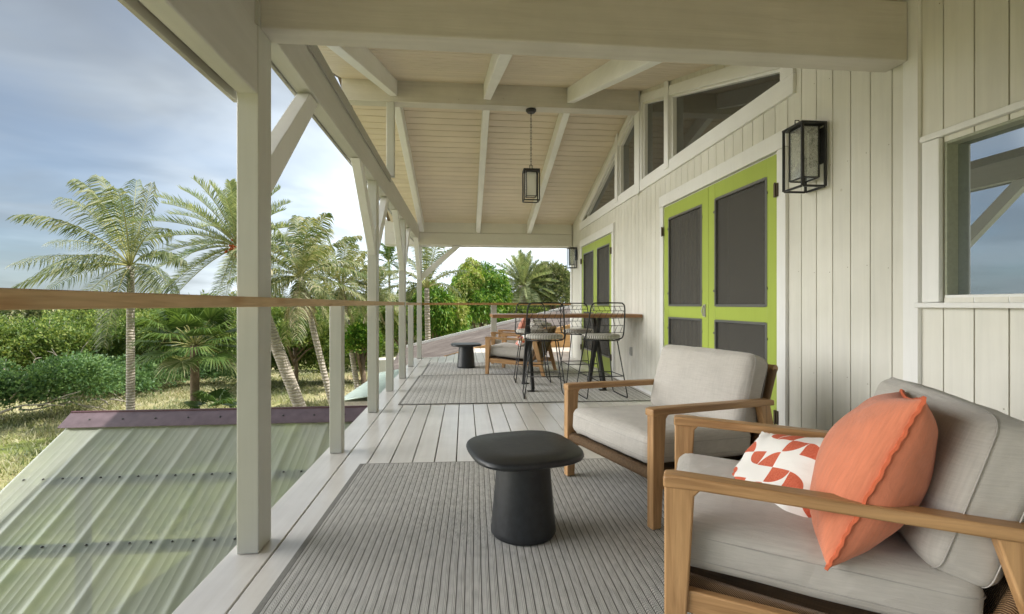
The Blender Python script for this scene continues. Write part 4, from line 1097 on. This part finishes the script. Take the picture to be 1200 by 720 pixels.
def frond(LV, stems, base, tip, arch, ll, droop, wind=(0, 0, 0), nl=46, wid=.035, vee=.5, seed=0, start=.15, rachis=.02):
    """bezier rachis with leaflets on both sides"""
    rs = np.random.default_rng(seed)
    b = np.array(base); e = np.array(tip); c_ = b+(e-b)*.45+np.array([0, 0, arch])
    t = np.linspace(start, 1, nl)[:, None]; p = (1-t)**2*b+2*t*(1-t)*c_+t**2*e
    d = unit(2*(1-t)*(c_-b)+2*t*(e-c_))
    side = unit(np.cross(d, [0, 0, 1.0])); up = np.cross(side, d)
    env = np.sin(np.pi*np.clip((t-start*.7)/(1.06-start*.7), 0, 1))**.55
    env = np.where(t > .55, env*1.0, env)
    for sg in (-1, 1):
        ln = ll*env*rs.uniform(.82, 1.12, (nl, 1))
        dir0 = unit(side*sg*1.0+d*(.45+.5*t)+up*vee*rs.uniform(.6, 1.2, (nl, 1))+rs.normal(0, .09, (nl, 3)))
        g_ = np.array([0, 0, -1.0])*droop+np.array(wind)
        dir1 = unit(dir0+g_*.9+rs.normal(0, .08, (nl, 3))); dir2 = unit(dir0+g_*2.0+rs.normal(0, .12, (nl, 3)))
        p0 = p; p1 = p0+dir0*ln*.35; p2 = p1+dir1*ln*.35; p3 = p2+dir2*ln*.30
        wd = unit(np.cross(dir0, np.cross(dir0, d)+1e-3))*wid/2
        wd = d*wid/2
        S = np.stack([np.stack([p0-wd*.6, p0+wd*.6], 1), np.stack([p1-wd, p1+wd], 1), np.stack([p2-wd*.75, p2+wd*.75], 1), np.stack([p3-wd*.08, p3+wd*.08], 1)], 1)
        LV.strips(S)
    tt = np.linspace(0, 1, 9); pts = [tuple((1-q)**2*b+2*q*(1-q)*c_+q*q*e) for q in tt]
    stems.tube(pts, [rachis*(1-.85*q) for q in tt], 5)
def trunk_obj(path, rad, mat, parent, loc, name='trunk', n=12):
    mb = MB(); mb.tube([tuple(Vector(p)-Vector(loc)) for p in catmull(path, 5)], [rad[0]+(rad[1]-rad[0])*i/(5*(len(path)-1)) for i in range(5*(len(path)-1)+1)], n); return mb.build(name, mat, parent, smooth='all')

STEMG = plain('green_stem', (.36, .36, .14), .6)
def palm(name, cat, label, zc, crown_px, base_px, tips=None, nf=18, fl=2.6, mat=PALM, ll=.55, droop=.5, wind=(-.25, 0, 0), trad=(.17, .11), trunk=TRUNK, seed=1, elev=(-45, 80), nl=46, wid=.035, vee=.4, arch=.35, group=None, dead=0, fruit=False, mid=None, ground=True):
    rs = np.random.default_rng(seed)
    C = at(*crown_px, zc); G = at(*base_px, zc)
    if ground:   # carry the trunk on down to the ground
        k = (gz(G.x, G.y)-C.z)/(G.z-C.z) if abs(G.z-C.z) > .1 else 1
        G = C+(G-C)*k if mid is None else Vector((G.x, G.y, gz(G.x, G.y)-.05))
    t = empty(name, (G.x, G.y, G.z), 0, label, cat, group)
    path = [G, G.lerp(C, .35)+Vector((.0, 0, 0)), G.lerp(C, .7), C] if mid is None else [G, mid, C]
    trunk_obj(path, trad, trunk, t, G)
    LV = Leaves(); st = MB()
    if tips is not None:
        for i, (tx, ty, dz, ar) in enumerate(tips):
            tip = at(tx, ty, zc+dz); frond(LV, st, C, tip, ar, ll, droop, wind, nl, wid, vee, seed*50+i, rachis=.03)
    else:
        for i in range(nf):
            az = 2*math.pi*(i*.381966+rs.uniform(-.04, .04)); el = R(elev[0]+(elev[1]-elev[0])*((i+.5)/nf)**.9)
            Lf = fl*rs.uniform(.85, 1.1); tip = C+Vector((math.cos(az)*math.cos(el)*Lf+wind[0]*Lf*.6, math.sin(az)*math.cos(el)*Lf, math.sin(el)*Lf-.12*Lf))
            frond(LV, st, C, tip, arch*Lf, ll*rs.uniform(.85, 1.1), droop, wind, nl, wid, vee, seed*50+i, rachis=.022)
    LV.build('crown', mat, t, G); st.v = [tuple(Vector(p)-G) for p in st.v]; st.build('frond_stems', STEMG, t, smooth='all')
    if dead:
        LD = Leaves(); sd_ = MB()
        for i in range(dead):
            az = rs.uniform(0, 6.28); tip = C+Vector((math.cos(az)*.5, math.sin(az)*.5, -rs.uniform(.9, 1.7))); frond(LD, sd_, C-Vector((0, 0, .1)), tip, .15, ll*.6, 1.2, wind, 26, wid, 0, 900+seed*9+i, rachis=.02)
        LD.build('dead_fronds', DEAD, t, G)
    if fruit:
        fb = MB()
        for i in range(60):
            p = C-G+Vector((rs.normal(0.0, .12), -.25+rs.normal(0, .1), -.15+rs.normal(0, .13))); fb.lathe([(.01, p.z-.04), (.035, p.z-.02), (.035, p.z+.02), (.01, p.z+.04)], (p.x, p.y), 6)
        fb.build('fruit_cluster', FRUIT, t, smooth='all')['kind'] = 'stuff'
    return t
tipsA = [(22, 253, -1, 1.1), (75, 232, 1.2, 1.0), (92, 212, -.6, 1.1), (118, 208, .5, 1.0), (178, 216, .8, .3), (194, 268, -1.2, .9), (215, 305, .5, .8), (17, 310, .8, .75), (14, 338, -1.6, .75), (58, 338, 1.6, .7), (206, 345, -.9, .8), (122, 405, -1.2, .9), (60, 285, 2.6, .9), (138, 222, -2.0, .9), (160, 212, 1.8, .6), (96, 352, 2.2, .5), (186, 352, 2, .7), (50, 318, -2.4, .9)]
palm('coconut_palm', 'palm tree', 'tall coconut palm swept left by wind, leftmost, with ringed pale trunk', 17, (153, 312), (153, 520), tipsA, mat=PALM, ll=.95, droop=1.2, wind=(-.6, 0, 0), trad=(.14, .115), seed=3, nl=46, wid=.050, vee=0)
palm('date_palm', 'palm tree', 'feathery date palm with an orange fruit cluster behind the near post', 16, (280, 290), (322, 400), None, 50, 2.7, DATE, .42, .12, (-.03, 0, 0), (.20, .19), seed=5, elev=(-55, 80), nl=70, wid=.026, vee=.75, arch=.22, fruit=True)
palm('date_palm', 'palm tree', 'leaning palm with shaggy yellow green crown between the first two posts', 15, (352, 325), (388, 470), None, 28, 2.3, YPALM, .58, .9, (.10, 0, 0), (.095, .095), seed=6, elev=(-65, 75), nl=40, wid=.045, vee=.15, arch=.25, dead=8)
palm('date_palm', 'palm tree', 'slim palm with pale drooping crown just left of the second post', 19, (400, 335), (418, 450), None, 26, 2.3, YPALM, .56, .95, (.05, 0, 0), (.11, .10), seed=8, elev=(-60, 78), nl=38, wid=.045, vee=.1, arch=.25, dead=5)
palm('date_palm', 'palm tree', 'broad date palm with stiff upright fronds at the end of the deck', 26, (613, 335), (613, 420), None, 58, 2.05, DATE, .38, .05, (0, 0, 0), (.25, .22), seed=9, elev=(-60, 85), nl=56, wid=.030, vee=.8, arch=.14)
palm('coconut_palm', 'palm tree', 'small slender palm with a thin trunk seen between the posts', 24, (456, 309), (457, 380), None, 13, 1.25, FAN, .40, .7, (-.1, 0, 0), (.07, .05), seed=10, nl=34, wid=.035)
palm('coconut_palm', 'palm tree', 'coconut palm with long fronds behind the farthest post', 17, (500, 338), (502, 420), [(500, 268, 0, .2), (530, 292, .6, .5), (545, 318, -.4, .4), (470, 300, .5, .5), (455, 322, -.6, .6), (478, 350, .4, .5), (536, 345, 1, .5), (492, 275, 1, .3), (515, 276, -1, .3), (448, 345, 1, .6)], mat=PALM, trad=(.11, .09), ll=.55, droop=.5, seed=12, nl=46, wid=.036, vee=.3)
palm('coconut_palm', 'palm tree', 'low yellowing palm between the second and third posts', 20, (437, 350), (437, 410), None, 26, 1.9, YPALM, .5, .5, (0, 0, 0), (.12, .1), seed=14, elev=(-50, 75), nl=44, wid=.034, dead=3)

# fan palm
def fan_palm(label, zc, crown_px, base_px, nf, size, seed, pet=.8):
    rs = np.random.default_rng(seed); C = at(*crown_px, zc); G = at(*base_px, zc); G.z = float(gz(G.x, G.y))-.05
    t = empty('fan_palm', G, 0, label, 'palm tree'); trunk_obj([G, G.lerp(C, .5), C], (.13, .11), BROWNTRUNK, t, G)
    LV = Leaves(); st = MB(); LD = Leaves()
    for i in range(nf):
        az = 2*math.pi*i*.381966; el = R(-35+110*(i/nf)); d = np.array([math.cos(az)*math.cos(el), math.sin(az)*math.cos(el), math.sin(el)])
        b = np.array(C); L_ = pet*rs.uniform(.8, 1.25); h = b+d*L_+np.array([0, 0, .05]); st.tube([tuple(b), tuple((b+h)/2+np.array([0, 0, .06])), tuple(h)], .012, 5)
        side = unit(np.cross(d, [0, 0, 1.0])); nrm = np.cross(side, d); k = 34
        a = np.linspace(-1.9, 1.9, k)[:, None]; r = size*(.75+.25*np.cos(a*.8))*rs.uniform(.9, 1.1, (k, 1))
        dd_ = unit(d*np.cos(a)+side*np.sin(a)+nrm*.12); p0 = h[None, :]+dd_*.03; p1 = p0+dd_*r*.6; gdir = unit(dd_+np.array([0, 0, -.75+0*az])*rs.uniform(.6, 1.5, (k, 1))); p2 = p1+gdir*r*.45
        wd = unit(np.cross(dd_, nrm))*.022
        S = np.stack([np.stack([p0-wd*.3, p0+wd*.3], 1), np.stack([p1-wd, p1+wd], 1), np.stack([p2-wd*.1, p2+wd*.1], 1)], 1)
        (LD if i < 3 else LV).strips(S)
    LV.build('crown', FAN, t, G); LD.build('dead_fronds', YPALM, t, G); st.v = [tuple(Vector(p)-G) for p in st.v]; st.build('frond_stems', STEMG, t, smooth='all')
fan_palm('dark green fan palm with short brown trunk behind the flashing', 13.5, (228, 405), (229, 500), 34, .75, 21)
fan_palm('small fan palm sprout low on the grass beside the fan palm', 13.2, (252, 481), (252, 490), 9, .55, 22, .35)

# leaf clouds
def cloud(LV, blobs, n, ls, seed, flat=.3, shell=.55, droop=0., aspect=.45, up=.35):
    rs = np.random.default_rng(seed); wts = np.array([b[1][0]*b[1][2]+b[1][0]*b[1][1] for b in blobs]); wts = wts/wts.sum()
    ids = rs.choice(len(blobs), n, p=wts); C = np.array([tuple(b[0]) for b in blobs])[ids]; Rr = np.array([b[1] for b in blobs])[ids]
    d = unit(rs.normal(size=(n, 3))); d[:, 2] = np.where(d[:, 2] < -.35, -d[:, 2], d[:, 2])
    # lumpy radius
    lump = 1+.16*np.sin(d[:, 0]*7+ids)*np.sin(d[:, 1]*6+ids*2)+.12*np.sin(d[:, 2]*9+d[:, 0]*5+ids*1.3)
    r = (shell+(1-shell)*rs.random(n)**.6)*lump; P = C+d*Rr*r[:, None]
    ax = unit(d*.7+rs.normal(0, .55, (n, 3))+np.array([0, 0, up-droop*1.6])); nn_ = unit(np.cross(ax, rs.normal(size=(n, 3)))); sd_ = np.cross(ax, nn_)
    L_ = (ls*rs.uniform(.6, 1.35, n))[:, None]; W_ = L_*aspect
    q = np.stack([P, P+ax*L_*.45+sd_*W_*.5+nn_*L_*.06, P+ax*L_-np.array([0, 0, 1.0])*L_*.12, P+ax*L_*.45-sd_*W_*.5+nn_*L_*.06], 1)
    LV.quads(q)
def clump_blobs(C, Rr, k, seed, small=.42):
    rs = np.random.default_rng(seed); out = []
    for i in range(k):
        d = unit(rs.normal(size=3)); d[2] = abs(d[2])*1.0-.25; f = rs.uniform(.55, .85)
        out.append((tuple(np.array(C)+d*np.array(Rr)*f), tuple(np.array(Rr)*small*rs.uniform(.75, 1.25))))
    return out
def branches(t, G, C, Rr, k, seed, mat=BROWNTRUNK, r=.14):
    rs = np.random.default_rng(seed); mb = MB(); top = Vector(C)-Vector((0, 0, Rr[2]*.35))
    mb.tube([tuple(p-G) for p in (G, G.lerp(top, .5)+Vector((.08, .05, 0)), top)], [r, r*.8, r*.55], 10)
    for i in range(k):
        a = rs.uniform(0, 6.28); e = Vector(C)+Vector((math.cos(a)*Rr[0]*.6, math.sin(a)*Rr[1]*.6, rs.uniform(-.3, .6)*Rr[2])); s0 = G.lerp(top, rs.uniform(.55, 1))
        m_ = s0.lerp(e, .5)+Vector((0, 0, .15)); mb.tube([tuple(p-G) for p in (s0, m_, e)], [r*.45, r*.3, r*.1], 6)
    mb.build('trunk', mat, t, smooth='all')
def broad_tree(name, label, zc, cpx, rpx, n, ls, mat, seed, depth=None, k=16, droop=0., cat='tree', tips=None, aspect=.42, low=True):
    """cpx centre pixel, rpx half sizes in photo pixels at depth zc"""
    C = at(*cpx, zc); Rr = (rpx[0]*zc/550, (depth or rpx[0]*zc/550), rpx[1]*zc/550); G = Vector((C.x, C.y, float(gz(C.x, C.y))-.05))
    t = empty(name, G, 0, label, cat)
    bl = clump_blobs(C, Rr, k, seed, .40)+[(tuple(C), tuple(np.array(Rr)*.72))]
    LV = Leaves(); cloud(LV, bl, n, ls, seed, droop=droop, aspect=aspect); LV.build('crown', mat, t, G)
    if tips is not None:
        LT = Leaves(); bl2 = [((b[0][0], b[0][1]-.1, b[0][2]+b[1][2]*.5), tuple(np.array(b[1])*.75)) for b in bl[:7]]; cloud(LT, bl2, n//4, ls*.9, seed+1, shell=.85, droop=droop, aspect=aspect); LT.build('new_growth', tips, t, G)
    branches(t, G, C, Rr, 7, seed)
    return t
broad_tree('mango_tree', 'tallest rounded mango tree, deep green with lime tips, behind the end railing', 23, (565, 358), (37, 60), 34000, .17, MANGO, 31, droop=.8, k=20, tips=MANGOTIP, aspect=.28)
broad_tree('mango_tree', 'lime tipped mango tree right behind the farthest post', 20, (513, 380), (32, 52), 26000, .16, MANGO, 32, droop=.8, k=16, tips=MANGOTIP, aspect=.28)
broad_tree('leafy_tree', 'open grey green tree beside the house corner', 27, (648, 345), (30, 40), 15000, .17, GREY, 33, k=18)
broad_tree('leafy_tree', 'bright leafy bush rising at the foot of the date palm', 24, (625, 385), (40, 30), 16000, .17, BUSH, 34, k=14)
broad_tree('leafy_tree', 'leafy shrub tree glimpsed between the third and farthest posts', 22, (470, 385), (30, 32), 16000, .15, BUSH, 35, k=14)
broad_tree('leafy_tree', 'yellow green shrub beside the second post trunk', 19, (424, 405), (22, 30), 9000, .14, MANGO, 36, k=12)
broad_tree('leafy_tree', 'dark leafy tree behind the leaning palm trunk', 24, (345, 395), (45, 36), 22000, .16, BUSH, 37, k=16)
broad_tree('leafy_tree', 'green thicket tree rising behind the coconut palm trunk', 26, (185, 388), (55, 26), 20000, .17, BUSH, 38, k=16)

# thickets : masses nobody could count
def thicket(name, label, rows, n, ls, mat, seed, aspect=.5, woodn=60):
    rs = np.random.default_rng(seed); bl = []
    for (x0, x1, zc0, zc1, ytop0, ytop1, k) in rows:
        for i in range(k):
            f = (i+rs.uniform(.2, .8))/k; zc = zc0+(zc1-zc0)*f+rs.uniform(-.5, .5); px = x0+(x1-x0)*f; yt = ytop0+(ytop1-ytop0)*f+rs.uniform(-13, 11)
            T_ = at(px, yt, zc); g_ = float(gz(T_.x, T_.y)); hgt = T_.z-g_; r = rs.uniform(.6, 1.4)
            rz = max(.4, hgt*.5)
            bl.append(((T_.x, T_.y, g_+hgt*.5), (r, r, rz)))
            for q in range(3): bl.append(((T_.x+rs.normal(0, .6), T_.y+rs.normal(0, .5)-.3, g_+hgt*rs.uniform(.35, .85)), (r*.5, r*.5, min(r*.5, hgt*.3))))
    LV = Leaves(); cloud(LV, bl, n, ls, seed, aspect=aspect, shell=.75); o = LV.build(name, mat); tag(o, label, 'shrubs', kind='stuff')
    return bl
thicket('beach_thicket', 'low sea green beach shrubs along the edge of the dry grass', [(-40, 100, 17.5, 19.5, 432, 424, 11), (90, 150, 19.5, 22, 428, 432, 4), (100, 285, 22, 27, 428, 418, 14)], 46000, .125, NAUP, 41, .6)
thicket('tall_thicket', 'taller tangled yellow green thicket behind the beach shrubs', [(-60, 160, 22, 25, 385, 384, 20), (120, 300, 27, 31, 392, 385, 14), (-80, 300, 31, 36, 369, 366, 28), (0, 260, 27, 30, 378, 380, 18)], 120000, .17, BUSH, 42, .5)
thicket('middle_thicket', 'green thicket across the back of the yard behind the palm trunks', [(300, 440, 26, 27, 400, 392, 14), (300, 500, 32, 33, 375, 372, 16), (280, 500, 42, 42, 363, 360, 16)], 80000, .18, BUSH, 43, .5)
thicket('far_trees', 'distant tree belt closing off the view beyond the yard', [(-120, 300, 60, 60, 357, 354, 30), (300, 720, 55, 50, 350, 348, 40), (480, 700, 30, 30, 385, 380, 20)], 90000, .36, GREY, 44, .6)
# bare branches inside and at the foot of the thicket
rs = np.random.default_rng(51)
def stick(p, d, L_, r, label='bare grey dead branch lying along the foot of the thicket', grp='dead branches at the thicket edge'):
    p = Vector(p); mb = MB(); d = Vector(d).normalized(); pts = [Vector((0, 0, 0))]
    for i in range(5): d = (d+Vector(rs.normal(0, .22, 3))*Vector((1, 1, .5)) if False else (d+Vector(tuple(rs.normal(0, .2, 3)))).normalized()); pts.append(pts[-1]+d*L_/5)
    mb.tube([tuple(q) for q in pts], [r*(1-.16*i) for i in range(6)], 6)
    q = pts[2]; d2 = (d+Vector(tuple(rs.normal(0, .8, 3)))).normalized(); mb.tube([tuple(q), tuple(q+d2*L_*.2), tuple(q+d2*L_*.4)], [r*.5, r*.35, r*.15], 5)
    o = mb.build('fallen_branch', DEADWOOD, None, smooth='all', loc=p); tag(o, label, 'branch', grp)
for (px, py, zc, dx, dz, L_, r) in ((0, 484, 17, 1, .10, 1.9, .05), (22, 480, 17.6, 1, .15, 1.6, .045), (45, 476, 18, 1, -.06, 2.0, .045), (60, 472, 18.4, .6, .45, 1.1, .04), (70, 474, 18.6, 1, .02, 1.8, .045), (92, 470, 19, .4, .6, .9, .035), (12, 468, 17.4, .8, .6, 1.0, .035), (110, 468, 19.8, 1, 0, 1.6, .04), (130, 468, 20.5, 1, .02, 1.7, .04)):
    P_ = at(px, py, zc); P_.z = max(P_.z, float(gz(P_.x, P_.y))+.04); stick(P_, (dx, rs.uniform(-.3, .3), dz), L_, r)
for (px, py, zc, dx, dz, L_) in ((70, 430, 22, .3, 1, 1.3), (40, 425, 22, .8, .5, 1.4), (88, 428, 22.5, .7, .4, 1.5), (50, 392, 26, .9, .5, 1.6), (15, 436, 21, -.5, .3, 1.2)):
    stick(at(px, py, zc-1.6), (dx, -.2, dz), L_, .035, 'bare pale twig sticking out of the tall thicket', 'bare twigs in the thicket')

# grass tufts : stuff
rs = np.random.default_rng(61)
nB = 90000
zc = 9+rs.random(nB)**.8*22; px = rs.uniform(-60, 520, nB)
xc = (px-593.5)/550*zc; gx = xc*math.cos(YAW)+zc*math.sin(YAW); gy = -xc*math.sin(YAW)+zc*math.cos(YAW)
pat = np.sin(gx*1.3+np.sin(gy*.9))*np.sin(gy*1.1+np.sin(gx*.7)); keep = pat > rs.uniform(-1.1, .7, nB); gx, gy = gx[keep], gy[keep]; k = len(gx)
keep = gx < -1.2; gx, gy = gx[keep], gy[keep]; k = len(gx)
z0 = gz(gx, gy); hgt = rs.uniform(.05, .19, k)*(1+.5*(pat[:k] > .5)); a = rs.uniform(0, 6.28, k); lean = rs.normal(0, .09, (k, 2))
b = np.stack([gx, gy, z0], 1); wd = np.stack([np.cos(a), np.sin(a), 0*a], 1)*.018; mid = b+np.stack([lean[:, 0]*.4, lean[:, 1]*.4, hgt*.6], 1); tp = b+np.stack([lean[:, 0], lean[:, 1], hgt], 1)
G_ = Leaves(); G_.strips(np.stack([np.stack([b-wd, b+wd], 1), np.stack([mid-wd*.7, mid+wd*.7], 1), np.stack([tp-wd*.05, tp+wd*.05], 1)], 1))
tag(G_.build('dry_grass', GRASSB), 'dry straw coloured grass tufts over the yard', 'grass', kind='stuff')

# low house glimpsed between the palms
P0 = at(262, 376, 40)
dh = empty('distant_house', (P0.x, P0.y, -3.4), 0, 'low house with faded pink metal roof glimpsed behind the palms', 'house')
mb = MB(); mb.box(-3, 3, -2, 2, 0, 2.2); mb.build('wall', SIDING, dh)
mb = MB(); mb.prism([(-2.5, 2.2), (2.5, 2.2), (0, 3.35)], 'x', -3.4, 3.4); mb.build('roof', PINKROOF, dh)
mb = MB(); mb.box(-1.5, -.5, -2.03, -2.001, .8, 1.7); mb.box(.5, 1.5, -2.03, -2.001, .8, 1.7); mb.build('window', PANE, dh)
